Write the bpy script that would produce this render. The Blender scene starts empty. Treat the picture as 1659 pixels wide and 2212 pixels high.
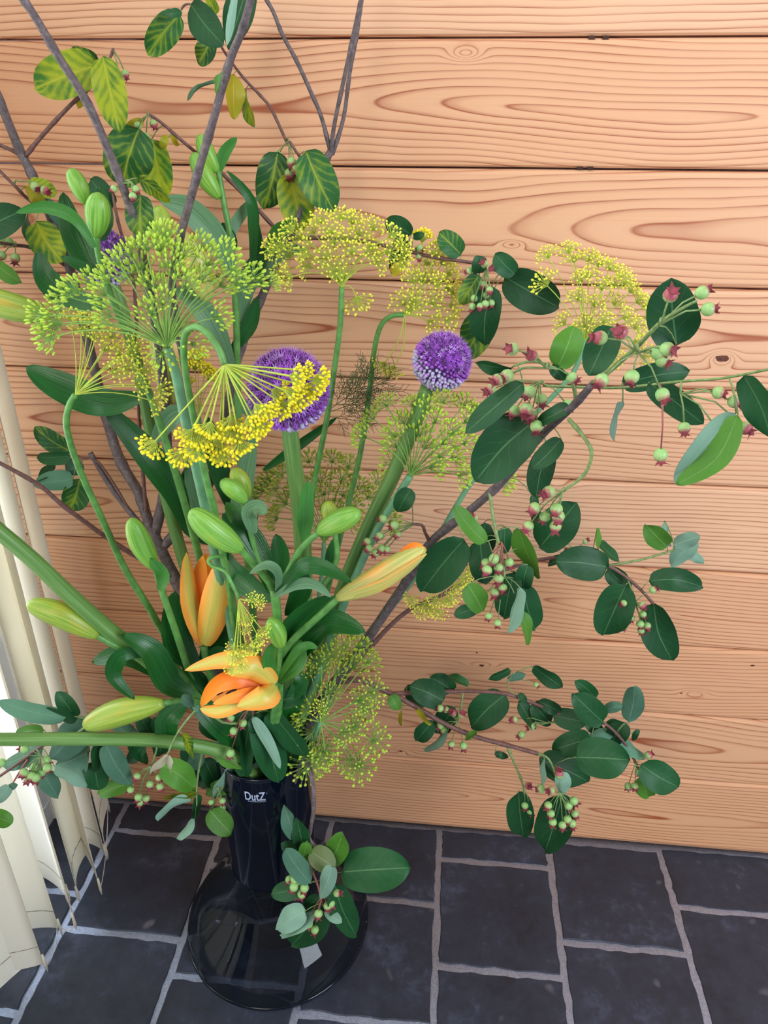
import bpy, bmesh, math, random
from mathutils import Vector, Matrix, Quaternion
random.seed(7)
SC = bpy.context.scene
COL = SC.collection
W, H, F = 1659, 2212, 1537.1
CAMZ = 1.22
# ---------------------------------------------------------------- camera
pitch, yaw, roll = 0.464443616, -0.0906563155, 0.00867542513
fw = Vector((math.sin(yaw)*math.cos(pitch), math.cos(yaw)*math.cos(pitch), -math.sin(pitch)))
r0 = Vector((math.cos(yaw), -math.sin(yaw), 0)); u0 = r0.cross(fw)
RT = r0*math.cos(roll)+u0*math.sin(roll); UP = -r0*math.sin(roll)+u0*math.cos(roll)
cd = bpy.data.cameras.new('camera'); cam = bpy.data.objects.new('camera', cd); COL.objects.link(cam)
m = Matrix((RT, UP, -fw)).transposed().to_4x4(); m.translation = (0, 0, CAMZ); cam.matrix_world = m
cd.sensor_fit = 'VERTICAL'; cd.sensor_height = 36; cd.lens = 36*F/H; cd.clip_start = .02
SC.camera = cam
# ---------------------------------------------------------------- world, lamps, exposure
w = bpy.data.worlds.new('room_light'); SC.world = w; w.use_nodes = True
w.node_tree.nodes['Background'].inputs[0].default_value = (1.0, .97, .96, 1)
w.node_tree.nodes['Background'].inputs[1].default_value = .32
def area(name, loc, target, sx, sy, power, color):
    l = bpy.data.lights.new(name, 'AREA'); l.shape = 'RECTANGLE'; l.size = sx; l.size_y = sy; l.energy = power; l.color = color
    o = bpy.data.objects.new(name, l); COL.objects.link(o); o.location = loc
    o.rotation_euler = (Vector(target)-Vector(loc)).to_track_quat('-Z', 'Y').to_euler(); return o
area('window_daylight_right', (2.1, -1.0, 1.75), (.3, 1.0, .7), 1.3, 1.5, 70, (.80, .89, 1.0))
area('window_daylight_front', (-.75, -1.9, 2.1), (-.2, 1.0, .7), 1.1, 1.2, 26, (1.0, .93, .84))
area('window_daylight_left', (-1.15, .55, 1.15), (-.2, .75, .9), 1.3, 1.7, 70, (.86, .93, 1.0))
area('sky_over_terrace', (-2.3, .6, 3.2), (-1.6, .6, 0), 2.2, 3.0, 300, (.80, .89, 1.0))
SC.view_settings.view_transform = 'Standard'; SC.view_settings.look = 'None'
SC.view_settings.gamma = 1; SC.view_settings.use_curve_mapping = False
SC.view_settings.exposure = 0.0
# ---------------------------------------------------------------- pixel -> point at depth Y
def ray(x, y): return fw*F + RT*(x-W/2) - UP*(y-H/2)
CAM = Vector((0, 0, CAMZ))
def P(x, y, Y):
    d = ray(x, y); return CAM + d*(Y/d.y)
def S(x, y, Y):
    d = ray(x, y); return Y/d.y            # metres per pixel there
# ---------------------------------------------------------------- materials
MATS = {}
def hexlin(c):
    return tuple((v/255/12.92 if v/255 <= .04045 else ((v/255+.055)/1.055)**2.4) for v in c)+(1,)
class N:
    def __init__(s, name):
        s.m = bpy.data.materials.new(name); s.m.use_nodes = True; s.t = s.m.node_tree; s.b = s.t.nodes['Principled BSDF']; s.out = s.t.nodes['Material Output']
        MATS[name] = s.m
    def n(s, typ, **k):
        nd = s.t.nodes.new(typ)
        for a, v in k.items(): setattr(nd, a, v)
        return nd
    def l(s, a, b): s.t.links.new(a, b)
    def math(s, op, a, b=None, c=None, clamp=False):
        nd = s.n('ShaderNodeMath', operation=op); nd.use_clamp = clamp
        for i, v in enumerate((a, b, c)):
            if v is None: continue
            if isinstance(v, (int, float)): nd.inputs[i].default_value = v
            else: s.l(v, nd.inputs[i])
        return nd.outputs[0]
    def mix(s, f, a, b):
        nd = s.n('ShaderNodeMix', data_type='RGBA')
        for sock, v in ((nd.inputs[0], f), (nd.inputs[6], a), (nd.inputs[7], b)):
            if isinstance(v, (int, float, tuple)): sock.default_value = v
            else: s.l(v, sock)
        return nd.outputs[2]
    def ramp(s, f, stops):
        nd = s.n('ShaderNodeValToRGB'); e = nd.color_ramp.elements
        while len(e) < len(stops): e.new(.5)
        for el, (p, c) in zip(e, stops): el.position = p; el.color = c if len(c) == 4 else c+(1,)
        s.l(f, nd.inputs[0]); return nd.outputs[0]
    def noise(s, vec, scale, detail=2, rough=.5):
        nd = s.n('ShaderNodeTexNoise'); nd.inputs['Scale'].default_value = scale; nd.inputs['Detail'].default_value = detail; nd.inputs['Roughness'].default_value = rough
        if vec is not None: s.l(vec, nd.inputs['Vector'])
        return nd.outputs[0]
    def xyz(s, x, y, z):
        nd = s.n('ShaderNodeCombineXYZ')
        for i, v in enumerate((x, y, z)):
            if isinstance(v, (int, float)): nd.inputs[i].default_value = v
            else: s.l(v, nd.inputs[i])
        return nd.outputs[0]
    def sep(s, v):
        nd = s.n('ShaderNodeSeparateXYZ'); s.l(v, nd.inputs[0]); return nd.outputs
    def bump(s, h, st=.3, dist=.001):
        nd = s.n('ShaderNodeBump'); nd.inputs['Strength'].default_value = st; nd.inputs['Distance'].default_value = dist
        s.l(h, nd.inputs['Height']); s.l(nd.outputs[0], s.b.inputs['Normal'])
    def pr(s, **k):
        for a, v in k.items():
            sock = s.b.inputs[a.replace('_', ' ')]
            if isinstance(v, (int, float, tuple)): sock.default_value = v
            else: s.l(v, sock)
    def translucent(s, col, f):
        t = s.n('ShaderNodeBsdfTranslucent')
        if isinstance(col, tuple): t.inputs[0].default_value = col
        else: s.l(col, t.inputs[0])
        mx = s.n('ShaderNodeMixShader'); mx.inputs[0].default_value = f
        s.l(s.b.outputs[0], mx.inputs[1]); s.l(t.outputs[0], mx.inputs[2]); s.l(mx.outputs[0], s.out.inputs[0])

def simple(name, rgb, rough=.5, var=.15, scale=60, spec=.5):
    k = N(name); geo = k.n('ShaderNodeNewGeometry'); nz = k.noise(geo.outputs['Position'], scale, 3)
    c = hexlin(rgb); lo = tuple(v*(1-var) for v in c[:3])+(1,); hi = tuple(min(1, v*(1+var)) for v in c[:3])+(1,)
    k.pr(Base_Color=k.ramp(nz, [(.35, lo), (.65, hi)]), Roughness=rough); k.b.inputs['Specular IOR Level'].default_value = spec
    return k

def leafmat(name, base, vein, lo=.0, wide=.1, blotch=0., blotchcol=None, rough=.5, nv=6.5, spec=.4, trans=.18, thin=1.0):
    k = N(name); uv = k.n('ShaderNodeTexCoord').outputs['UV']; x, y, _ = k.sep(uv)
    oi = k.n('ShaderNodeObjectInfo').outputs['Random']
    av = k.math('ABSOLUTE', k.math('MULTIPLY_ADD', y, 2, -1))
    geo = k.n('ShaderNodeNewGeometry').outputs['Position']
    nz = k.noise(geo, 70, 2); nzb = k.noise(geo, 45, 3)
    t = k.math('MULTIPLY', k.math('SUBTRACT', x, k.math('MULTIPLY', k.math('POWER', av, .8), .30)), nv)
    t = k.math('ADD', t, k.math('MULTIPLY', nz, .9))
    fr = k.math('FRACT', t); d = k.math('ABSOLUTE', k.math('SUBTRACT', fr, .5))        # .5 at vein
    v1 = k.math('SMOOTHSTEP' if False else 'MULTIPLY', k.math('SUBTRACT', d, .5-.05*thin), 1/(.05*thin), clamp=True)
    v1 = k.math('MULTIPLY', v1, k.math('SUBTRACT', 1.05, av), clamp=True)
    mid = k.math('MULTIPLY', k.math('SUBTRACT', .05, av), 30, clamp=True)
    vv = k.math('MAXIMUM', k.math('MULTIPLY', v1, .5), mid)
    c1 = hexlin(base); c0 = tuple(v*.72 for v in c1[:3])+(1,); c2 = tuple(min(1, v*1.3) for v in c1[:3])+(1,)
    tone = k.math('MULTIPLY_ADD', oi, .6, k.math('MULTIPLY', nzb, .45))
    col = k.ramp(tone, [(.1, c0), (.55, c1), (.95, c2)])
    if blotch:
        wv = k.math('MULTIPLY', k.math('SUBTRACT', k.math('ADD', d, k.math('MULTIPLY_ADD', nz, .3, -.15)), .5-wide), .8/wide, clamp=True)
        wm = k.math('MULTIPLY', k.math('SUBTRACT', .22, av), 5, clamp=True)
        q = k.math('MAXIMUM', wv, wm)
        q = k.math('MULTIPLY', k.math('ADD', k.math('MULTIPLY', q, .8), k.math('MULTIPLY_ADD', nzb, 3.0, -1.5+(blotch-.5))), 1.0, clamp=True)
        col = k.mix(q, col, hexlin(blotchcol))
    col = k.mix(k.math('MULTIPLY', vv, .75), col, hexlin(vein))
    k.pr(Base_Color=col, Roughness=rough); k.b.inputs['Specular IOR Level'].default_value = spec
    k.bump(vv, .25, -.0006)
    if trans: k.translucent(col, trans)
    return k
UNDER = (136, 176, 152)
leafmat('leaf_green', (28, 84, 42), (92, 140, 92))
leafmat('leaf_mottled', (38, 98, 44), (168, 180, 62), wide=.3, blotch=.42, blotchcol=(138, 165, 42))
leafmat('leaf_chlorotic', (66, 128, 44), (200, 204, 66), wide=.42, blotch=.75, blotchcol=(180, 192, 36), trans=.3)
leafmat('leaf_yellow', (206, 190, 46), (226, 214, 90), blotch=.3, blotchcol=(150, 175, 50), wide=.3, trans=.3)
leafmat('leaf_light', (88, 146, 48), (140, 184, 100), trans=.3)
leafmat('leaf_olive', (116, 136, 84), (150, 165, 110))
leafmat('leaf_underside', UNDER, (166, 198, 172), rough=.65, spec=.25)
leafmat('leaf_underside_dark', (92, 138, 112), (130, 166, 138), rough=.65, spec=.25)
leafmat('leaf_withered', (206, 200, 168), (228, 224, 200), rough=.8)
def strapmat(name, base, rough=.28, trans=.15):
    k = N(name); uv = k.n('ShaderNodeTexCoord').outputs['UV']; x, y, _ = k.sep(uv)
    oi = k.n('ShaderNodeObjectInfo').outputs['Random']
    s1 = k.noise(k.xyz(k.math('MULTIPLY', x, 1.5), k.math('MULTIPLY', y, 26), k.math('MULTIPLY', oi, 9)), 1, 2)
    c = hexlin(base); col = k.ramp(s1, [(.3, tuple(v*.72 for v in c[:3])+(1,)), (.7, tuple(min(1, v*1.3) for v in c[:3])+(1,))])
    av = k.math('ABSOLUTE', k.math('MULTIPLY_ADD', y, 2, -1))
    col = k.mix(k.math('MULTIPLY', k.math('SUBTRACT', .07, av), 8, clamp=True), col, tuple(v*.6 for v in c[:3])+(1,))
    k.pr(Base_Color=col, Roughness=rough); k.bump(s1, .35, .0012)
    k.translucent(col, trans)
strapmat('lily_leaf', (30, 96, 36)); strapmat('lily_leaf_light', (66, 134, 52)); strapmat('lily_leaf_pale', (104, 148, 104), .45)
def budmat(name, g, g2, o, omix, rough=.36):
    k = N(name); uv = k.n('ShaderNodeTexCoord').outputs['UV']; x, y, _ = k.sep(uv)
    ob = k.n('ShaderNodeObjectInfo').outputs['Random']
    s1 = k.noise(k.xyz(k.math('MULTIPLY', x, 1.2), k.math('MULTIPLY', y, 40), k.math('MULTIPLY', ob, 9)), 1, 2)
    col = k.ramp(s1, [(.3, hexlin(g)), (.72, hexlin(g2))])
    s2 = k.noise(k.xyz(k.math('MULTIPLY', x, 1.4), k.math('MULTIPLY', y, 5), k.math('MULTIPLY', ob, 5)), 1, 2)
    f = k.math('MULTIPLY', k.math('ADD', s2, omix-.55), 5, clamp=True)
    f = k.math('MULTIPLY', f, k.math('MULTIPLY', k.math('SUBTRACT', x, .12), 3, clamp=True))
    col = k.mix(f, col, hexlin(o))
    k.pr(Base_Color=col, Roughness=rough); k.bump(s1, .3, .001)
budmat('lily_bud_green', (88, 152, 48), (146, 196, 84), (150, 180, 60), .0)
budmat('lily_bud_yellow', (116, 156, 48), (170, 188, 74), (206, 166, 56), -.02)
budmat('lily_bud_orange', (152, 164, 66), (216, 206, 124), (246, 170, 80), .06)
k = N('lily_petal_outside'); uv = k.n('ShaderNodeTexCoord').outputs['UV']; x, y, _ = k.sep(uv); av = k.math('ABSOLUTE', k.math('MULTIPLY_ADD', y, 2, -1))
s1 = k.noise(k.xyz(k.math('MULTIPLY', x, 1.5), k.math('MULTIPLY', y, 22), 0), 1, 2)
f = k.math('MULTIPLY', k.math('ADD', k.math('MULTIPLY_ADD', s1, .8, -.4), k.math('SUBTRACT', av, .25)), 1.8, clamp=True)
k.pr(Base_Color=k.mix(f, k.ramp(s1, [(.3, hexlin((186, 182, 70))), (.7, hexlin((228, 204, 104)))]), hexlin((252, 164, 62))), Roughness=.4); k.bump(s1, .2, .0008)
k = N('lily_petal_inside'); uv = k.n('ShaderNodeTexCoord').outputs['UV']; x, y, _ = k.sep(uv)
k.pr(Base_Color=k.ramp(x, [(0, hexlin((236, 110, 20))), (.5, hexlin((252, 130, 28))), (1, hexlin((255, 168, 50)))]), Roughness=.4)
simple('anther', (58, 26, 14), .7)
simple('stem_green', (92, 148, 72), .4, .2, 90); simple('stem_blue_green', (104, 158, 116), .45, .15, 60)
k = N('allium_stem'); geo = k.n('ShaderNodeTexCoord').outputs['UV']; x, y, _ = k.sep(geo)
s1 = k.noise(k.xyz(k.math('MULTIPLY', x, 3), k.math('MULTIPLY', y, 14), 0), 1, 4, .6)
k.pr(Base_Color=k.ramp(s1, [(.3, hexlin((78, 124, 54))), (.55, hexlin((108, 150, 78))), (.75, hexlin((142, 178, 112)))]), Roughness=.38)
k = N('bark'); geo = k.n('ShaderNodeNewGeometry').outputs['Position']; s1 = k.noise(geo, 160, 4, .7); s2 = k.noise(geo, 900, 1)
cc = k.ramp(s1, [(.3, hexlin((68, 58, 60))), (.55, hexlin((104, 92, 94))), (.75, hexlin((138, 126, 128)))])
cc = k.mix(k.math('MULTIPLY', k.math('SUBTRACT', s2, .72), 12, clamp=True), cc, hexlin((190, 180, 170)))
k.pr(Base_Color=cc, Roughness=.6); k.bump(s1, .5, .001)
simple('twig_brown', (112, 78, 72), .55, .25, 200); simple('twig_green', (126, 150, 92), .5, .2, 200); simple('petiole_red', (160, 92, 84), .5)
k = N('berry_skin'); tc = k.n('ShaderNodeTexCoord').outputs['Object']; x, y, z = k.sep(tc); nz = k.noise(tc, 2.2, 2)
oi = k.n('ShaderNodeObjectInfo').outputs['Random']
f = k.math('ADD', k.math('MULTIPLY', z, .55), k.math('MULTIPLY_ADD', nz, .5, k.math('MULTIPLY', oi, .5)))
k.pr(Base_Color=k.ramp(f, [(.2, hexlin((150, 196, 118))), (.62, hexlin((160, 186, 118))), (.9, hexlin((168, 84, 92)))]), Roughness=.42)
k.b.inputs['Subsurface Weight'].default_value = 0
simple('calyx', (132, 50, 62), .7, .35, 300)
simple('dill_stalk', (134, 176, 84), .5, .15); simple('dill_stalk_yellow', (186, 204, 78), .5, .15)
simple('dill_seed', (182, 212, 70), .5, .2, 120); simple('dill_seed_dark', (158, 178, 54), .5, .2, 120); simple('dill_yellow', (242, 240, 84), .5, .1, 120)
simple('dill_bright', (255, 236, 44), .5, .08, 120); simple('dill_foliage', (70, 98, 50), .6)
simple('allium_core', (92, 60, 124), .8)
simple('allium_purple', (154, 78, 188), .55, .4, 90); simple('allium_violet', (196, 150, 222), .55, .3, 90); simple('allium_pale', (190, 184, 214), .6, .2, 90)
# wood
k = N('plank_wood'); tc = k.n('ShaderNodeTexCoord').outputs['Object']; x, y, z = k.sep(tc)
rnd = k.n('ShaderNodeObjectInfo').outputs['Random']; R10 = k.math('MULTIPLY', rnd, 31.7)
d1 = k.noise(k.xyz(k.math('MULTIPLY_ADD', x, .95, R10), R10, 0), 1, 1.5)
D = k.math('MAXIMUM', k.math('MULTIPLY_ADD', d1, .20, -.083), 0)
gp = k.sep(k.n('ShaderNodeNewGeometry').outputs['Position'])
KN = [(1560, 774, .016, .010, .030), (1006, 116, .018, .007, .024), (1106, 528, .014, .005, .018), (1040, 1438, .030, .008, .020), (848, 1620, .030, .010, .022), (1500, 1497, .022, .008, .016), (420, 800, .02, .01, .02), (1200, 1050, .03, .010, .012)]
kb = None
for kx, ky, sx_, sz_, am in KN:
    c_ = P(kx, ky, 1.008); ax_ = k.math('DIVIDE', k.math('SUBTRACT', gp[0], c_.x), sx_); az_ = k.math('DIVIDE', k.math('SUBTRACT', gp[2], c_.z), sz_)
    e_ = k.math('MULTIPLY', k.math('EXPONENT', k.math('MULTIPLY', k.math('ADD', k.math('MULTIPLY', ax_, ax_), k.math('MULTIPLY', az_, az_)), -1)), am)
    kb = e_ if kb is None else k.math('ADD', kb, e_)
w1 = k.noise(k.xyz(k.math('MULTIPLY_ADD', x, 3.2, R10), k.math('MULTIPLY', z, 12), R10), 1, 2)
zz = k.math('ADD', z, k.math('MULTIPLY_ADD', k.noise(k.xyz(k.math('MULTIPLY', x, 1.3), R10, 4.0), 1, 1), .09, -.045))
rr = k.math('ADD', k.math('SQRT', k.math('ADD', k.math('MULTIPLY', zz, zz), k.math('MULTIPLY', D, D))), kb)
val = k.math('MULTIPLY', k.math('ADD', rr, k.math('MULTIPLY', w1, .016)), 132)
fr = k.math('FRACT', val)
fade = k.noise(k.xyz(k.math('MULTIPLY', x, 5), k.math('MULTIPLY', z, 40), R10), 1, 2)
fine = k.noise(k.xyz(k.math('MULTIPLY', x, 5), k.math('MULTIPLY', z, 700), R10), 1, 3)
line = k.ramp(fr, [(0, (.1, .1, .1)), (.12, (0, 0, 0)), (.6, (.05, .05, .05)), (.85, (.40, .40, .40)), (.94, (.95, .95, .95)), (1, (.15, .15, .15))])
line = k.math('MULTIPLY', line, k.math('MULTIPLY_ADD', fade, 1.7, .12), clamp=True)
ptone = k.mix(rnd, hexlin((234, 185, 147)), hexlin((225, 169, 127)))
cc = k.mix(line, ptone, hexlin((166, 88, 56)))
cc = k.mix(k.math('MULTIPLY', k.math('SUBTRACT', fine, .5), .9, clamp=True), cc, hexlin((212, 150, 108)))
k.pr(Base_Color=cc, Roughness=.5); k.b.inputs['Specular IOR Level'].default_value = .35; k.bump(line, .12, -.0006)
simple('knot', (96, 50, 34), .7, .4, 400)
# slate, grout
k = N('slate'); g = k.n('ShaderNodeNewGeometry').outputs['Position']; s1 = k.noise(g, 9, 6, .62); s2 = k.noise(g, 60, 4, .7); oi = k.n('ShaderNodeObjectInfo').outputs['Random']
cc = k.ramp(k.math('MULTIPLY_ADD', s2, .35, k.math('MULTIPLY', s1, .65)), [(.34, hexlin((30, 35, 47))), (.54, hexlin((45, 52, 68))), (.72, hexlin((80, 90, 114)))])
sp = k.noise(g, 26, 1)
cc = k.mix(k.math('MULTIPLY', k.math('SUBTRACT', sp, .70), 9, clamp=True), cc, hexlin((96, 95, 104)))
k.pr(Base_Color=cc, Roughness=k.math('MULTIPLY_ADD', s2, .3, .34)); k.bump(s2, .25, .0012)
k = N('grout'); g = k.n('ShaderNodeNewGeometry').outputs['Position']; s1 = k.noise(g, 260, 4, .7)
k.pr(Base_Color=k.ramp(s1, [(.3, hexlin((168, 184, 218))), (.7, hexlin((214, 228, 255)))]), Roughness=.9); k.bump(s1, .6, .002)
# vase
k = N('vase_dark'); k.pr(Base_Color=(.001, .003, .010, 1), Roughness=.1)
k = N('vase_smoky_glass'); k.pr(Base_Color=(.012, .018, .026, 1), Roughness=.03, IOR=2.2)
t = k.n('ShaderNodeBsdfTransparent'); t.inputs[0].default_value = (.38, .41, .48, 1); lw = k.n('ShaderNodeLayerWeight'); lw.inputs[0].default_value = .35
mx = k.n('ShaderNodeMixShader'); k.l(k.math('MULTIPLY_ADD', lw.outputs['Facing'], .8, .12, clamp=True), mx.inputs[0]); k.l(t.outputs[0], mx.inputs[1]); k.l(k.b.outputs[0], mx.inputs[2]); k.l(mx.outputs[0], k.out.inputs[0])
simple('logo_white', (176, 190, 220), .5, .05)
# blind
k = N('blind_fabric'); g = k.n('ShaderNodeNewGeometry').outputs['Position']; s1 = k.noise(g, 900, 2)
k.pr(Base_Color=k.ramp(s1, [(.3, hexlin((238, 236, 226))), (.7, hexlin((248, 246, 238)))]), Roughness=.85); k.translucent(hexlin((244, 238, 222)), .42)
simple('blind_weight', (196, 186, 168), .6); simple('blind_chain', (206, 202, 192), .4); simple('seam', (120, 108, 92), .8)
simple('window_frame_white', (206, 212, 220), .4, .03); simple('wall_plaster', (214, 206, 194), .9, .04); simple('red_brick', (120, 44, 34), .9)
k = N('window_glass'); t = k.n('ShaderNodeBsdfTransparent'); lw = k.n('ShaderNodeFresnel'); lw.inputs[0].default_value = 1.45
gl = k.n('ShaderNodeBsdfGlossy'); gl.inputs['Roughness'].default_value = .02; mx = k.n('ShaderNodeMixShader')
k.l(lw.outputs[0], mx.inputs[0]); k.l(t.outputs[0], mx.inputs[1]); k.l(gl.outputs[0], mx.inputs[2]); k.l(mx.outputs[0], k.out.inputs[0])
simple('terrace', (206, 210, 222), .9)
# ---------------------------------------------------------------- mesh helpers
class MB:
    def __init__(s): s.v = []; s.f = []; s.mi = []; s.uv = []
    def face(s, idx, mi=0, uv=None): s.f.append(tuple(idx)); s.mi.append(mi); s.uv.append(uv or [(0, 0)]*len(idx))
    def tube(s, pts, rad, sides=6, mi=0, cap=True):
        n = len(pts); b0 = len(s.v); prev = None
        for i, p in enumerate(pts):
            t = (pts[min(i+1, n-1)]-pts[max(i-1, 0)])
            if t.length < 1e-9: t = Vector((0, 0, 1))
            t.normalize()
            if prev is None:
                a = Vector((0, 0, 1)) if abs(t.z) < .9 else Vector((1, 0, 0)); nx = t.cross(a).normalized()
            else:
                nx = prev - t*prev.dot(t); nx = nx.normalized() if nx.length > 1e-6 else t.orthogonal().normalized()
            prev = nx; ny = t.cross(nx)
            for j in range(sides):
                a = 2*math.pi*j/sides; s.v.append(p+(nx*math.cos(a)+ny*math.sin(a))*rad[i])
        for i in range(n-1):
            for j in range(sides):
                a = b0+i*sides+j; b = b0+i*sides+(j+1) % sides; c = b+sides; d = a+sides
                u0_, u1_ = i/(n-1), (i+1)/(n-1); v0_, v1_ = j/sides, (j+1)/sides
                s.face((a, b, c, d), mi, [(u0_, v0_), (u0_, v1_), (u1_, v1_), (u1_, v0_)])
        if cap:
            s.face(tuple(b0+j for j in range(sides))[::-1], mi); s.face(tuple(b0+(n-1)*sides+j for j in range(sides)), mi)
    def lathe(s, prof, seg=48, mi=0, c=Vector((0, 0, 0)), axis=None):
        b0 = len(s.v)
        for r, z in prof:
            for j in range(seg):
                a = 2*math.pi*j/seg; s.v.append(c+Vector((r*math.cos(a), r*math.sin(a), z)))
        for i in range(len(prof)-1):
            for j in range(seg):
                a = b0+i*seg+j; b = b0+i*seg+(j+1) % seg; s.face((a, b, b+seg, a+seg), mi)
    def box(s, x0, x1, y0, y1, z0, z1, mi=0):
        b = len(s.v); s.v += [Vector((x, y, z)) for z in (z0, z1) for y in (y0, y1) for x in (x0, x1)]
        for q in ((0, 2, 3, 1), (4, 5, 7, 6), (0, 1, 5, 4), (2, 6, 7, 3), (0, 4, 6, 2), (1, 3, 7, 5)): s.face([b+i for i in q], mi)
    def ellipsoid(s, c, axis, L, r, seg=6, rings=3, mi=0):
        ax = axis.normalized(); nx = ax.orthogonal().normalized(); ny = ax.cross(nx); b0 = len(s.v)
        s.v.append(c-ax*L)
        for i in range(1, rings+1):
            th = math.pi*i/(rings+1)
            for j in range(seg):
                a = 2*math.pi*j/seg; s.v.append(c-ax*L*math.cos(th)+(nx*math.cos(a)+ny*math.sin(a))*r*math.sin(th))
        s.v.append(c+ax*L); e = len(s.v)-1
        for j in range(seg):
            s.face((b0, b0+1+(j+1) % seg, b0+1+j), mi)
            for i in range(rings-1):
                a = b0+1+i*seg+j; b = b0+1+i*seg+(j+1) % seg; s.face((a, b, b+seg, a+seg), mi)
            s.face((e, b0+1+(rings-1)*seg+j, b0+1+(rings-1)*seg+(j+1) % seg), mi)
    def mesh(s, name, mats, smooth=True):
        me = bpy.data.meshes.new(name); me.from_pydata([tuple(v) for v in s.v], [], s.f)
        for mt in mats: me.materials.append(MATS[mt])
        ul = me.uv_layers.new(name='UVMap'); flat = [c for u in s.uv for p in u for c in p]; ul.data.foreach_set('uv', flat)
        me.polygons.foreach_set('material_index', s.mi); me.polygons.foreach_set('use_smooth', [smooth]*len(s.f)); me.update(); return me
    def build(s, name, mats, parent=None, smooth=True, origin=None):
        if origin is not None: s.v = [v-origin for v in s.v]
        o = bpy.data.objects.new(name, s.mesh(name, [mats] if isinstance(mats, str) else mats, smooth)); COL.objects.link(o)
        if parent is not None:
            o.parent = parent; o.matrix_parent_inverse = PINV.get(parent.name, Matrix())
        if origin is not None: o.location = origin
        return o
PINV = {}
def empty(name, loc, label, cat, group=None, kind=None):
    o = bpy.data.objects.new(name, None); o.empty_display_size = .02; COL.objects.link(o); o.location = loc
    PINV[o.name] = Matrix.Translation(-Vector(loc))
    if label: o['label'] = label
    if cat: o['category'] = cat
    if group: o['group'] = group
    if kind: o['kind'] = kind
    return o
def linkcopy(me, name, parent, mat, pinv=None):
    o = bpy.data.objects.new(name, me); COL.objects.link(o)
    if parent is not None:
        o.parent = parent
        if pinv is None: pinv = PINV.get(parent.name, Matrix())
        o.matrix_parent_inverse = pinv
    o.matrix_basis = mat; return o
def cr(pts, step=4):
    """Catmull-Rom through tuples"""
    if len(pts) < 3: 
        a, b = pts[0], pts[-1]; return [tuple(a[k]+(b[k]-a[k])*t/step for k in range(len(a))) for t in range(step+1)]
    out = []; n = len(pts)
    for i in range(n-1):
        p0 = pts[max(i-1, 0)]; p1 = pts[i]; p2 = pts[i+1]; p3 = pts[min(i+2, n-1)]
        for j in range(step):
            t = j/step; out.append(tuple(.5*((2*b)+(-a+c)*t+(2*a-5*b+4*c-d)*t*t+(-a+3*b-3*c+d)*t**3) for a, b, c, d in zip(p0, p1, p2, p3)))
    out.append(tuple(pts[-1])); return out
def stem_mb(mb, pts, r_a, r_b, sides=8, mi=0, step=4, knob=0.):
    q = cr([tuple(p) for p in pts], step); n = len(q)
    w = [P(*p[:3]) for p in q]; rad = []
    for i, p in enumerate(q):
        rr_ = (r_a+(r_b-r_a)*i/(n-1))*S(*p[:3])
        if knob and i % 5 == 2: rr_ *= 1+knob
        rad.append(rr_)
    mb.tube(w, rad, sides, mi); return q, w
# ---------------------------------------------------------------- leaves
LM = {'g': 'leaf_green', 'y': 'leaf_mottled', 'c': 'leaf_chlorotic', 'Y': 'leaf_yellow', 'l': 'leaf_light', 'o': 'leaf_olive', 'b': 'leaf_underside', 'd': 'leaf_underside_dark', 'w': 'leaf_withered'}
def blade(mb, pts, dirs_n, hw, prof, fold, nu, nv=4, cup=0., thick=.0005, wav=0.):
    """closed thin blade; pts along the rib, dirs_n: (side, normal) per point; top faces mi 0, bottom mi 1"""
    b0 = len(mb.v); seed = random.random()*10; row = 2*nv+1 if False else nv+1
    for layer in (1, -1):
        for i in range(nu+1):
            u = i/nu; side, nrm = dirs_n[i]; wd = hw*prof(u)
            for j in range(nv+1):
                v = 2*j/nv-1
                h = abs(v)*math.sin(fold)*wd + cup*wd*v*v + wav*hw*math.sin(u*9+seed+v*1.5)*abs(v)*.35
                mb.v.append(pts[i]+side*(v*wd*math.cos(fold))+nrm*(h+layer*thick*.5*(1-.6*abs(v)**3)))
    L = (nu+1)*(nv+1)
    for i in range(nu):
        for j in range(nv):
            a = b0+i*(nv+1)+j; q = (a, a+nv+1, a+nv+2, a+1)
            uv = [(i/nu, j/nv), ((i+1)/nu, j/nv), ((i+1)/nu, (j+1)/nv), (i/nu, (j+1)/nv)]
            for tr in ((0, 1, 2), (0, 2, 3)):
                mb.face([q[k_] for k_ in tr][::-1], 0, [uv[k_] for k_ in tr][::-1]); mb.face([q[k_]+L for k_ in tr], 1, [uv[k_] for k_ in tr])
def prof_amel(u): return (max(.0, 4*u*(1-u))**(.55 if u < .5 else .62+.5*(u-.5))*(1.08-.18*u)) if 0 < u < 1 else .015
def prof_strap(u): return (.32+.68*min(1, u/.42)**.8 if u < .42 else (max(0, 1-((u-.42)/.58)**2.1))**.85)*1.0+.01
def prof_petal(u): return math.sin(math.pi*min(1, u*.93+.07)**.85)**.7 if u < 1 else .03
def frames(w3, rollv, flip=1):
    out = []; n = len(w3)
    for i in range(n):
        t = (w3[min(i+1, n-1)]-w3[max(i-1, 0)]).normalized(); v = (w3[i]-CAM).normalized()
        s_ = t.cross(v)
        s_ = s_.normalized() if s_.length > 1e-4 else Vector((1, 0, 0))
        nn = s_.cross(t)
        if nn.dot(v) > 0: nn = -nn
        nn *= flip
        r_ = rollv if not isinstance(rollv, (list, tuple)) else rollv[0]+(rollv[1]-rollv[0])*i/(n-1)
        q = Quaternion(t, math.radians(r_)); out.append((q @ s_, q @ nn))
    return out
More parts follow.
